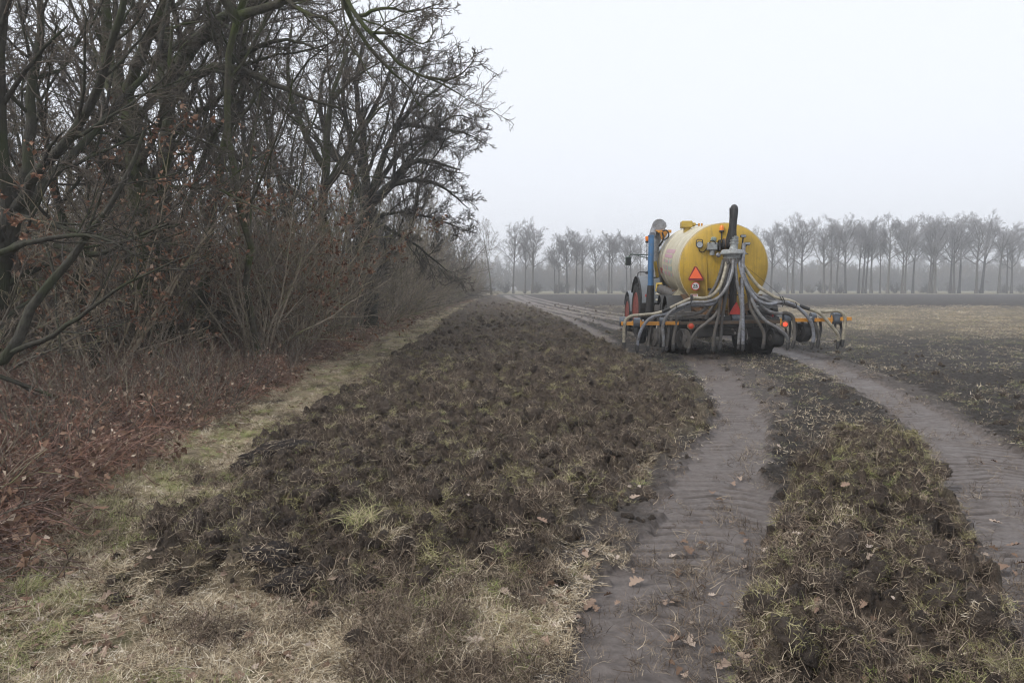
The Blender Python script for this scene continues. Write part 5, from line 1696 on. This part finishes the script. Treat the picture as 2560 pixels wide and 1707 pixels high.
# boom bars (orange) and their black rollers: left wing, middle, right wing
def bar(zm, x0, y0, x1, y1, h, m_, off=BO, name='boom_bar', d=.09):
    a, b_ = Vector(mp(zm, x0, y0, off)), Vector(mp(zm, x1, y1, off))
    mb = MB(); v = b_ - a; L = v.length
    R = Matrix.Rotation(-math.atan2(v.z, v.x), 4, 'Y')
    mb.box((a + b_) / 2, (L, d, h), R, ch=.006)
    return mb.build(name, M[m_], T)
bar(2, 95, 798, 320, 800, .085, 'orange'); bar(2, 450, 800, 795, 796, .085, 'orange'); bar(2, 905, 793, 1150, 790, .085, 'orange')
bar(2, 1160, 790, 2350, 775, .075, 'rust', BO + .06)
bar(3, 240, 765, 920, 765, .075, 'rust', BO + .06); bar(3, 1125, 735, 1400, 733, .085, 'orange'); bar(3, 1515, 733, 1850, 728, .085, 'orange'); bar(3, 1985, 715, 2190, 713, .085, 'orange')
bar(2, 60, 770, 1200, 770, .05, 'black_steel', BO + .2, 'boom_beam', .07); bar(3, 600, 735, 2100, 715, .05, 'black_steel', BO + .2, 'boom_beam', .07)
for zm, x, y, h in ((2, 455, 800, .17), (3, 1830, 722, .19), (3, 900, 770, .16), (2, 300, 790, .12)):
    c = Vector(mp(zm, x, y, BO - .05)); mb = MB(); mb.box(c, (.03, .02, h), ch=.003); mb.build('bar_bracket', M['orange'], T)
def rollr(zm, x0, x1, y, rr, off=BO + .12):
    a, b_ = Vector(mp(zm, x0, y, off)), Vector(mp(zm, x1, y, off))
    mb = MB(); L = (b_ - a).length
    mb.rev([(-L / 2, rr * .6), (-L / 2, rr), (L / 2, rr), (L / 2, rr * .6)], Matrix.Translation((a + b_) / 2) @ Matrix.Rotation(-PI / 2, 4, 'Z'), 24)
    return mb.build('accumulator', M['roller'], T)
rollr(2, 65, 185, 760, .11); rollr(2, 325, 445, 785, .12); rollr(2, 795, 900, 775, .11); rollr(3, 1840, 1985, 700, .14); rollr(3, 1440, 1530, 700, .13); rollr(3, 940, 1060, 690, .13)
for zm, x, y in ((2, 495, 745), (3, 1455, 690), (3, 1625, 690)):
    mb = MB(); mb.box(Vector(mp(zm, x, y, BO - .02)), (.05, .04, .04), ch=.008); mb.build('grease_nipple', M['lens'], T)
# rear lamps on the boom
for zm, x, y, m_ in ((2, 1378, 845, 'lamp_red'), (3, 975, 812, 'lamp_lit')):
    c = Vector(mp(zm, x, y, BO - .08))
    mb = MB(); mb.rev([(-.02, .074), (-.02, .085), (.04, .085), (.04, .05)], Matrix.Translation(c), 24); h_ = mb.build('tail_lamp', M['orange_dirty'], T)
    mb = MB(); mb.rev([(-.045, .03), (-.035, .058), (-.012, .068), (.0, .068)] if m_ == 'lamp_red' else [(-.035, .02), (-.028, .045), (-.012, .05), (.0, .05)], Matrix.Translation(c), 24); mb.build('lamp_glass', M[m_], h_)
# disc and gauge wheels under the boom
def disc(zm, x, y, rr, w, name, m_, off, yaw=0.0):
    c = Vector(mp(zm, x, y, off)); mb = MB()
    mb.rev([(-w / 2, rr * .3), (-w / 2, rr * .9), (-w * .3, rr), (w * .3, rr), (w / 2, rr * .9), (w / 2, rr * .3)], Matrix.Translation(c) @ Matrix.Rotation(yaw - PI / 2, 4, 'Z'), 32)
    d = mb.build(name, M[m_], T)
    mb = MB(); mb.rev([(-w / 2 - .02, rr * .32), (w / 2 + .02, rr * .32)], Matrix.Translation(c) @ Matrix.Rotation(yaw - PI / 2, 4, 'Z'), 20); mb.build('hub', M['steel_dirty'], d)
    return d
disc(3, 1290, 960, .235, .20, 'gauge_wheel', 'rubber', BO + .25, .45)
disc(3, 800, 1060, .22, .24, 'gauge_wheel', 'tyre', BO + .1, .2)
disc(2, 700, 1050, .22, .12, 'gauge_wheel', 'steel_dirty', BO + .1, .25)
disc(2, 1230, 1080, .25, .16, 'gauge_wheel', 'steel_dirty', BO + .3, .25)
disc(2, 470, 1010, .2, .14, 'gauge_wheel', 'tyre', BO + .4, .2)
for zm, x, y in ((2, 1290, 1075), (2, 680, 1040)):
    disc(zm, x, y, .22, .015, 'coulter_disc', 'steel_dirty', BO + .02, .35)
# arms that carry the feeder tubes and wheels
ARMS = [(2, 290, 880, 400, 1100), (2, 560, 860, 690, 1010), (2, 1000, 850, 960, 1100), (2, 1480, 850, 1440, 1150), (2, 1100, 860, 1080, 1150), (3, 980, 870, 1000, 1050), (3, 1400, 760, 1440, 900), (3, 250, 900, 280, 1100), (2, 2130, 900, 2200, 1000), (3, 1880, 760, 1900, 900), (3, 1290, 760, 1300, 900), (2, 1700, 1160, 1450, 1090)]
for zm, x0, y0, x1, y1 in ARMS:
    tb([mp(zm, x0, y0, BO + .1), mp(zm, (x0 + x1) / 2 + 8, (y0 + y1) / 2, BO + .14), mp(zm, x1, y1, BO + .1)], .028, 'coulter_arm', 'steel_dirty', k=6, sm=2)
# tangle of hydraulics and frame between the wheels and the boom
rl = random.Random(9)
for i in range(16):
    x0 = rl.uniform(600, 1500); y0 = rl.uniform(1060, 1180)
    x1 = x0 + rl.uniform(-140, 140); y1 = y0 + rl.uniform(-30, 110)
    tb([mp(1, x0, y0, BO + rl.uniform(.25, .6)), mp(1, (x0 + x1) / 2, (y0 + y1) / 2 + rl.uniform(-40, 40), BO + .4), mp(1, x1, y1, BO + rl.uniform(.2, .6))], rl.uniform(.010, .022), 'hydraulic_line', rl.choice(['rubber', 'steel_dirty', 'black_steel']), k=6)
for x, y, w, h in ((1340, 600, .30, .06), (1210, 590, .10, .13), (1140, 640, .14, .16), (1440, 670, .5, .10), (1020, 690, .16, .10), (760, 520, .13, .16), (760, 640, .10, .14), (2150, 640, .18, .20)):
    mb = MB(); mb.box(Vector(mp(2, x, y, BO + .42)), (w, .15, h), ch=.012); mb.build('frame_block', M['steel_dirty'], T)
for x, y, w, h, m_ in ((540, 540, .30, .05, 'steel_dirty'), (560, 620, .42, .12, 'black_steel'), (690, 640, .16, .10, 'sign_dark_red'), (780, 540, .12, .08, 'black_steel'), (860, 660, .1, .04, 'lens'), (500, 480, .18, .03, 'lens')):
    mb = MB(); mb.box(Vector(mp(3, x, y, BO + .45)), (w, .15, h), ch=.01); mb.build('frame_block', M[m_], T)
mb = MB(); mb.box(Vector(mp(1, 1130, 1170, BO + .35)), (.9, .3, .3), ch=.02); mb.build('lift_frame', M['black_steel'], T)
mb = MB(); mb.box(Vector(mp(3, 420, 960, BO + .5)), (.62, .03, .22), ch=.01); mb.build('mud_flap', M['black_steel'], T)
mb = MB(); mb.box(Vector(mp(2, 1720, 960, BO + .5)), (.62, .03, .22), ch=.01); mb.build('mud_flap', M['black_steel'], T)

# ---- distributor head
c = Vector(mp(4, 1040, 1080, BO + .12))
mb = MB(); mb.rev([(-.20, .07), (-.13, .10), (-.125, .24), (-.10, .27), (-.055, .285), (-.05, .30), (-.02, .30), (-.015, .245), (.06, .22), (.15, .20), (.155, .0)], Matrix.Translation(c) @ Matrix.Rotation(-PI / 2, 4, 'X') @ Matrix.Scale(-1, 4, (0, 1, 0)) if False else Matrix.Translation(c) @ Matrix.Rotation(-PI / 2, 4, 'X'), 36)
dh = mb.build('distributor_head', M['steel_grey'], T)
mb = MB(); mb.box(c + Vector((-.34, -.03, .0)), (.10, .09, .09), Matrix.Rotation(.7, 4, 'Y'), ch=.02); mb.build('drive_motor', M['hose_light'], dh)
for i in range(16):
    a = i * PI / 8
    p = c + Vector((math.cos(a) * .20, math.sin(a) * .20, -.14))
    mb = MB(); mb.rev([(-.06, .036), (.06, .036)], Matrix.Translation(p) @ Matrix.Rotation(PI / 2, 4, 'X'), 12); mb.build('outlet', M['steel_dirty'], dh)
nk = c + Vector((.02, 0, .14))
tb([nk, nk + Vector((0, 0, .30))], .085, 'inlet_pipe', 'steel_grey', sm=1, k=20, parent=dh)
for z in (.14, .20, .26):
    mb = MB(); mb.rev([(-.012, .085), (-.012, .10), (.012, .10), (.012, .085)], Matrix.Translation(nk + Vector((0, 0, z))) @ Matrix.Rotation(PI / 2, 4, 'X'), 24); mb.build('hose_clamp', M['steel_grey'], dh)
tb([mp(4, 1250, 1060, BO + .1), mp(4, 1340, 1060, BO + .1)], .01, 'lever', 'black_steel', sm=1)
# the black rubber hose: out of the cap, up, over and down into the head
p_top = Vector(mp(4, 1072, 165, BO + .12)); 
pts = [mp(4, 865, 870, -.28), mp(4, 935, 850, -.32), mp(4, 975, 720, -.36), mp(4, 1015, 560, -.42), mp(4, 1030, 400, -.46), mp(4, 1040, 250, -.52), mp(4, 1055, 160, -.62), mp(4, 1070, 165, BO + .16), mp(4, 1072, 240, BO + .12), mp(4, 1055, 420, BO + .12), mp(4, 1040, 600, BO + .12), mp(4, 1043, 760, BO + .12)]
tb(pts, [.075, .075, .075, .075, .075, .078, .078, .078, .078, .075, .078, .085], 'feed_hose', 'rubber', k=18, sm=6)
slab([(968, 158), (1004, 158), (1010, 200), (1000, 700), (972, 700)], -.62, .03, 'hose_stay', 'black_steel', zm=4)

# ---- the feeder hoses, each from the head to its tube on the boom
RH = .039
def hz_(pts, m_, rr=RH, name='hose'):
    """pts: (view, x, y, offset)"""
    P_ = [mp(*p) for p in pts]
    return tb(P_, rr, name, m_, k=10, sm=7)
def tip(zm, x0, y0, x1, y1, off=BO - .05, rr=.042):
    a, b_ = Vector(mp(zm, x0, y0, off)), Vector(mp(zm, x1, y1, off))
    mb = MB(); mb.tube([tuple(a + (b_ - a) * t_) for t_ in (-.05, .2, .6, .85, 1.0)], [rr, rr * 1.05, rr * 1.0, rr * .9, rr * .55], 10)
    return mb.build('feeder_tip', M['black_steel'], T)
B = BO
HS = [
 ([(1, 1075, 600, B + .05), (1, 1045, 740, B - .1), (1, 1000, 860, B - .2), (1, 930, 930, B - .22), (1, 860, 953, B - .2), (1, 750, 953, B - .2), (1, 640, 1000, B - .2), (1, 545, 1045, B - .15)], 'hose_cream'),
 ([(1, 545, 1045, B - .15), (1, 470, 1080, B - .12)], 'rubber'),
 ([(1, 480, 1076, B - .12), (1, 400, 1098, B - .1), (1, 300, 1108, B - .08), (1, 190, 1118, B - .06), (1, 145, 1140, B - .05), (1, 125, 1165, B - .04), (1, 112, 1240, B - .04), (1, 112, 1300, B - .04), (1, 110, 1380, B - .04)], 'hose_cream'),
 ([(1, 1132, 600, B - .08), (1, 1120, 720, B - .2), (1, 1070, 850, B - .26), (1, 990, 950, B - .28), (1, 880, 988, B - .26), (1, 760, 990, B - .26), (1, 690, 1008, B - .24), (1, 600, 1045, B - .2), (1, 530, 1100, B - .16), (1, 490, 1160, B - .12), (1, 473, 1230, B - .1), (1, 478, 1310, B - .08), (1, 478, 1400, B - .06)], 'hose_grey'),
 ([(1, 1105, 600, B + .02), (1, 1078, 780, B - .06), (1, 1020, 920, B - .1), (1, 940, 1005, B - .12), (1, 820, 1018, B - .12), (1, 700, 1026, B - .14), (1, 600, 1070, B - .14), (1, 500, 1100, B - .1), (1, 400, 1120, B - .1), (1, 335, 1160, B - .12), (1, 280, 1235, B - .1), (1, 245, 1330, B - .07), (1, 235, 1400, B - .05)], 'hose_light'),
 ([(1, 1040, 600, B + .1), (1, 1010, 720, B + .02), (1, 965, 840, B - .04), (1, 915, 920, B - .06), (1, 905, 1000, B - .06), (1, 850, 1070, B - .06), (1, 760, 1105, B - .05), (1, 660, 1120, B - .04), (1, 610, 1145, B - .03), (1, 592, 1230, B + .0), (1, 575, 1330, B + .02), (1, 570, 1400, B)], 'hose_muddy'),
 ([(1, 1055, 620, B + .1), (1, 1020, 800, B + .0), (1, 1010, 980, B - .08), (1, 970, 1100, B - .14), (1, 880, 1185, B - .2), (1, 800, 1250, B - .2), (1, 745, 1330, B - .14), (1, 715, 1420, B - .1)], 'hose_muddy'),
 ([(1, 1090, 640, B - .02), (1, 1045, 820, B - .1), (1, 1005, 980, B - .14), (1, 995, 1100, B - .14), (1, 965, 1240, B - .12), (1, 948, 1340, B - .08), (1, 945, 1400, B - .06)], 'hose_muddy'),
 ([(1, 1100, 640, B + .1), (1, 1070, 900, B + .05), (1, 1030, 1120, B + .04), (1, 1018, 1250, B + .04), (1, 1008, 1370, B + .04)], 'hose_muddy'),
 ([(1, 1110, 640, B + .12), (1, 1060, 860, B + .1), (1, 960, 1010, B + .1), (1, 900, 1100, B + .1), (1, 880, 1150, B + .12)], 'hose_muddy'),
 ([(1, 420, 1110, B + .1), (1, 380, 1150, B + .08), (1, 358, 1250, B + .05), (1, 340, 1360, B + .03), (1, 335, 1410, B)], 'hose_muddy'),
 ([(1, 560, 1140, B + .1), (1, 532, 1220, B + .06), (1, 520, 1320, B + .04), (1, 505, 1420, B + .02)], 'hose_muddy'),
 ([(1, 1150, 600, B - .06), (1, 1155, 700, B - .12), (1, 1170, 820, B - .16), (1, 1195, 930, B - .16), (1, 1212, 1050, B - .16), (1, 1205, 1180, B - .14), (1, 1188, 1300, B - .1), (1, 1182, 1380, B - .08)], 'hose_grey'),
 ([(4, 1255, 850, B - .02), (4, 1250, 950, B - .05), (1, 1222, 640, B - .12), (1, 1216, 800, B - .18), (1, 1218, 950, B - .2), (1, 1222, 1100, B - .18), (1, 1224, 1250, B - .14), (1, 1222, 1380, B - .1)], 'hose_light'),
 ([(1, 1185, 600, B - .04), (1, 1205, 700, B - .14), (1, 1240, 800, B - .2), (1, 1290, 890, B - .22), (1, 1350, 965, B - .24), (3, 600, 430, B - .24), (3, 740, 440, B - .24), (3, 900, 405, B - .24), (3, 1050, 415, B - .24), (3, 1180, 480, B - .22), (3, 1300, 580, B - .2), (3, 1400, 690, B - .18), (3, 1465, 800, B - .15), (3, 1495, 930, B - .1), (3, 1500, 1040, B - .08), (3, 1490, 1140, B - .06)], 'hose_light'),
 ([(1, 1200, 600, B + .02), (1, 1235, 740, B - .06), (1, 1290, 860, B - .1), (1, 1350, 930, B - .1), (3, 600, 345, B - .12), (3, 700, 395, B - .12), (3, 850, 410, B - .12), (3, 1000, 440, B - .12), (3, 1170, 500, B - .1)], 'hose_grey'),
 ([(1, 1205, 600, B + .06), (1, 1250, 690, B - .02), (3, 440, 60, B - .06), (3, 560, 170, B - .1), (3, 700, 260, B - .12), (3, 820, 320, B - .14), (3, 960, 355, B - .14), (3, 1110, 395, B - .12), (3, 1240, 475, B - .12)], 'hose_cream'),
 ([(3, 1235, 470, B - .12), (3, 1330, 505, B - .12), (3, 1420, 535, B - .12)], 'rubber'),
 ([(3, 1410, 532, B - .12), (3, 1530, 565, B - .1), (3, 1680, 580, B - .08), (3, 1830, 572, B - .08), (3, 1950, 572, B - .06), (3, 2025, 605, B - .05), (3, 2065, 670, B - .04), (3, 2078, 780, B - .03), (3, 2068, 900, B - .03), (3, 2052, 1020, B - .04), (3, 2035, 1120, B - .04)], 'hose_cream'),
 ([(3, 1500, 560, B - .12), (3, 1600, 600, B - .14), (3, 1700, 690, B - .16), (3, 1800, 810, B - .15), (3, 1900, 930, B - .12), (3, 1955, 1030, B - .08), (3, 1960, 1110, B - .06)], 'hose_cream'),
 ([(1, 1200, 640, B + .1), (3, 320, 200, B - .02), (3, 390, 420, B - .1), (3, 500, 620, B - .18), (3, 640, 770, B - .2), (3, 800, 860, B - .2), (3, 920, 950, B - .16), (3, 1005, 1040, B - .1), (3, 1030, 1140, B - .06)], 'hose_grey'),
 ([(1, 1190, 640, B + .12), (3, 300, 250, B + .0), (3, 330, 480, B - .1), (3, 420, 670, B - .16), (3, 510, 820, B - .16), (3, 570, 930, B - .12), (3, 595, 1040, B - .1), (3, 582, 1170, B - .06)], 'hose_muddy'),
 ([(3, 480, 420, B + .02), (3, 600, 530, B + .02), (3, 720, 590, B + .02), (3, 850, 615, B + .02), (3, 920, 615, B + .04)], 'hose_grey'),
 ([(3, 910, 620, B + .06), (3, 980, 605, B + .02), (3, 1070, 630, B - .02), (3, 1120, 690, B - .02), (3, 1145, 800, B - .02), (3, 1150, 950, B - .02), (3, 1145, 1060, B - .02), (3, 1140, 1150, B - .02)], 'hose_muddy'),
 ([(3, 1500, 720, B + .1), (3, 1540, 840, B + .06), (3, 1575, 960, B + .04), (3, 1592, 1060, B + .02), (3, 1590, 1120, B)], 'hose_muddy'),
]
for pts, m_ in HS:
    hz_(pts, m_, .041 if m_ == 'rubber' else RH)
for tps in ((1, 111, 1370, 106, 1455), (1, 234, 1390, 232, 1465), (1, 336, 1400, 330, 1448), (1, 478, 1390, 472, 1460), (1, 505, 1410, 500, 1450), (1, 573, 1385, 570, 1440), (1, 716, 1410, 706, 1465), (1, 945, 1390, 942, 1455), (1, 1008, 1365, 1006, 1430), (1, 1184, 1370, 1180, 1430), (1, 1222, 1370, 1220, 1440),
            (3, 1028, 1130, 1015, 1285), (3, 1140, 1120, 1105, 1260), (3, 1490, 1125, 1455, 1275), (3, 1590, 1100, 1565, 1250), (3, 1960, 1095, 1935, 1270), (3, 2036, 1100, 2020, 1230), (3, 583, 1160, 565, 1270)):
    tip(*tps)
    zt, xa, ya, xb, yb = tps
    by = 1175 if zt == 1 else 745
    kx = 14 if zt == 1 else 28
    tb([mp(zt, xa + kx, by, BO + .06), mp(zt, xa + kx * 1.6, by * .6 + ya * .4, BO + .12), mp(zt, xa + kx * .9, by * .25 + ya * .75, BO + .08), mp(zt, xa + kx * .2, ya + (yb - ya) * .5, BO)], [.034, .03, .026, .02], 'tine', 'black_steel', k=6, sm=3)
# straps that tie the hoses
for pts in ([(1, 738, 930), (1, 745, 960), (1, 728, 1015)], [(1, 600, 1015), (1, 606, 1050), (1, 600, 1062)], [(3, 880, 300), (3, 905, 340), (3, 925, 380)], [(3, 925, 300), (3, 965, 400), (3, 925, 490)], [(3, 1165, 410), (3, 1185, 450), (3, 1175, 495)], [(2, 855, 560), (2, 860, 605)]):
    tb([mp(z_, x, y, B - .29) for z_, x, y in pts], .012, 'strap', 'rubber', k=6, sm=4)
mb = MB(); mb.box(Vector(mp(1, 742, 945, B - .22)), (.06, .08, .12), ch=.01); mb.build('hose_bracket', M['steel_dirty'], T)
tb([mp(1, 1240, 650, B - .0), mp(3, 600, 30, B), mp(3, 880, 275, B)], .004, 'stay_wire', 'rubber', sm=1, k=5)

# ------------------------------------------------------------------ the tractor
TPSI = rad(1.0)
TO = np.array([5.62, 23.45, 0.0])
TZ = hz(TO[0], TO[1])
TR_ = empty('tractor', (TO[0], TO[1], TZ), -TPSI)
tag(TR_, 'grey tractor with red wheel rims half hidden in front of the yellow tanker', 'tractor')
tm('tractor_grey', (.20, .215, .235), (.16, .175, .19), dirt=.22, scale=2.5, rough=.4, dirtcol=(.2, .19, .18))
tm('tractor_green', (.05, .10, .07), dirt=.3, scale=3)
for s in (-1, 1):
    wheel('rear_wheel', (s * 1.08, 0, .92 - .03), .93, .62, TR_, rimr=.60, lugs=22, lugh=.05, side=s)
    wheel('front_wheel', (s * 1.02, 2.75, .70 - .03), .71, .48, TR_, rimr=.60, lugs=20, lugh=.04, side=s)
def arc_guard(s, cy, cz, rr, a0, a1, x0, x1, m_, name, th=.03, drop=.0):
    mb = MB(); nn = 14; vs, fs = [], []
    for i in range(nn + 1):
        a = rad(a0 + (a1 - a0) * i / nn)
        for xx, rad_ in ((x0, rr - drop), (x0 * .5 + x1 * .5, rr), (x1, rr - drop * .3)):
            for q in (0, th):
                vs.append((s * xx, cy + math.cos(a) * (rad_ + q), cz + math.sin(a) * (rad_ + q)))
    for i in range(nn):
        b0 = i * 6
        for k in range(2):
            fs += [(b0 + 2 * k, b0 + 6 + 2 * k, b0 + 8 + 2 * k, b0 + 2 + 2 * k), (b0 + 1 + 2 * k, b0 + 3 + 2 * k, b0 + 9 + 2 * k, b0 + 7 + 2 * k)]
        fs += [(b0, b0 + 1, b0 + 7, b0 + 6), (b0 + 4, b0 + 10, b0 + 11, b0 + 5)]
    fs += [(0, 2, 3, 1), (2, 4, 5, 3), (nn * 6, nn * 6 + 1, nn * 6 + 3, nn * 6 + 2), (nn * 6 + 2, nn * 6 + 3, nn * 6 + 5, nn * 6 + 4)]
    mb.add(vs, fs)
    return mb.build(name, M[m_], TR_)
for s in (-1, 1):
    g_ = arc_guard(s, .0, .92, 1.10, 30, 168, .50, 1.34, 'tractor_grey', 'rear_fender', .03, .06)
    arc_guard(s, 2.75, .70, .80, 20, 175, .78, 1.26, 'tractor_grey', 'front_fender', .02, .03)
    mb = MB(); mb.box((s * 1.18, -1.02, 1.32), (.10, .03, .22), ch=.01); mb.build('tail_reflector', M['sign_red'], g_)
    # fender edge, black lip
    pts = [(s * 1.36, math.cos(rad(a)) * 1.10, .92 + math.sin(rad(a)) * 1.10) for a in range(30, 169, 10)]
    tb(pts, .03, 'fender_lip', 'rubber', parent=g_, sm=2, k=6)
# cab
mb = MB(); mb.prism([(-.62, 1.25), (.62, 1.25), (.70, 2.75), (-.70, 2.75)], -.72, .95); cab = mb.build('cab_glass', M['glass'], TR_, smooth=False)
for sx in (-1, 1):
    for y0_ in (-.74, .97):
        tb([(sx * .64, y0_, 1.2), (sx * .71, y0_, 2.78)], .04, 'cab_pillar', 'black_steel', parent=TR_, sm=1, k=6)
mb = MB(); mb.box((0, .1, 2.86), (1.52, 1.95, .20), ch=.07); mb.build('cab_roof', M['tractor_grey'], TR_)
mb = MB(); mb.box((0, 2.2, 1.55), (.78, 2.3, .72), ch=.14); mb.box((0, 3.36, 1.35), (.7, .12, .6), ch=.05); mb.build('hood', M['tractor_green'], TR_)
mb = MB(); mb.box((0, 1.4, .85), (.6, 3.6, .5), ch=.05); mb.box((0, -.2, .9), (.9, .9, .7), ch=.06); mb.build('gearbox', M['black_steel'], TR_)
tb([(-1.0, 0, .9), (1.0, 0, .9)], .12, 'rear_axle', 'black_steel', parent=TR_, sm=1)
tb([(-.95, 2.75, .68), (.95, 2.75, .68)], .09, 'front_axle', 'black_steel', parent=TR_, sm=1)
tb([(.55, 1.15, 1.7), (.6, 1.15, 2.9)], .05, 'exhaust', 'black_steel', parent=TR_, sm=1)
tb([(-.45, -1.05, .85), (-.45, -.3, .75)], .05, 'lower_link', 'black_steel', parent=TR_, sm=1)
tb([(.45, -1.05, .85), (.45, -.3, .75)], .05, 'lower_link', 'black_steel', parent=TR_, sm=1)
MTR = (Matrix.Translation(Vector((TO[0], TO[1], TZ))) @ Matrix.Rotation(-TPSI, 4, 'Z')).inverted()
def tw(zm, x, y, Y):
    a, b_, k = ZM[zm]
    w = at(a + x * k, b_ + y * k, Y)
    return tuple(MTR @ Vector(w))
# mirror on its arm
arm = tb([tw(1, 350, 548, 24.3), tw(1, 240, 548, 24.3), tw(1, 170, 545, 24.3), tw(1, 160, 575, 24.3)], .022, 'mirror_arm', 'tractor_green', parent=TR_, sm=1, k=6)
tb([tw(1, 350, 580, 24.3), tw(1, 240, 560, 24.3)], .018, 'mirror_strut', 'tractor_green', parent=arm, sm=1, k=6)
c = Vector(tw(1, 152, 607, 24.3))
mb = MB(); mb.box(c, (.20, .07, .30), ch=.03); mr = mb.build('mirror', M['tractor_green'], TR_)
mb = MB(); mb.box(c + Vector((0, -.037, 0)), (.155, .006, .25), ch=.002); mb.build('mirror_glass', M['glass'], mr)
# handrail on the fender
tb([tw(1, 330, 712, 23.4), tw(1, 262, 710, 23.4), tw(1, 242, 720, 23.4), tw(1, 240, 765, 23.4)], .02, 'handrail', 'black_steel', parent=TR_, sm=1, k=6)
mb = MB(); mb.box(Vector(tw(1, 325, 716, 23.3)), (.10, .1, .09), ch=.02); mb.build('side_lamp', M['black_steel'], TR_)
# beacon on its stalk
c = Vector(tw(1, 328, 400, 23.9))
st2 = tb([tuple(c + Vector((0, 0, -.75))), tuple(c + Vector((0, 0, -.05)))], .016, 'beacon_stalk', 'black_steel', parent=TR_, sm=1, k=6)
mb = MB(); mb.rev([(-.085, .06), (-.06, .065), (.03, .062), (.075, .045), (.085, .002)], Matrix.Translation(c) @ Matrix.Rotation(-PI / 2, 4, 'X') @ Matrix.Scale(1, 4), 20)
bc = mb.build('beacon', M['amber'], TR_)
mb = MB(); mb.rev([(-.03, .05), (.03, .07)], Matrix.Translation(c + Vector((0, 0, -.11))) @ Matrix.Rotation(PI / 2, 4, 'X'), 18); mb.build('beacon_base', M['black_steel'], bc)
tb([tuple(c + Vector((0, 0, -.7))), (-.66, .0, 2.45)], .016, 'stalk_bracket', 'black_steel', parent=st2, sm=1, k=6)

# ------------------------------------------------------------------ haze
m = bpy.data.materials.new('haze')
m.use_nodes = True
n = m.node_tree
n.nodes.remove(n.nodes['Principled BSDF'])
pv = n.nodes.new('ShaderNodeVolumePrincipled')
pv.inputs['Color'].default_value = (.96, .975, 1.0, 1)
pv.inputs['Density'].default_value = HAZE
pv.inputs['Anisotropy'].default_value = 0.2
n.links.new(pv.outputs[0], n.nodes['Material Output'].inputs['Volume'])
x0, x1, y0, y1, z0, z1 = -700, 700, -60, 900, -1.4, 34
vs = [(x0, y0, z0), (x1, y0, z0), (x1, y1, z0), (x0, y1, z0), (x0, y0, z1), (x1, y0, z1), (x1, y1, z1), (x0, y1, z1)]
me = mesh_np('haze', vs, quads=[(0, 3, 2, 1), (4, 5, 6, 7), (0, 1, 5, 4), (1, 2, 6, 5), (2, 3, 7, 6), (3, 0, 4, 7)], smooth=False)
tag(link('haze', me, m), 'pale grey winter haze filling the air over the field', 'haze', kind='stuff')
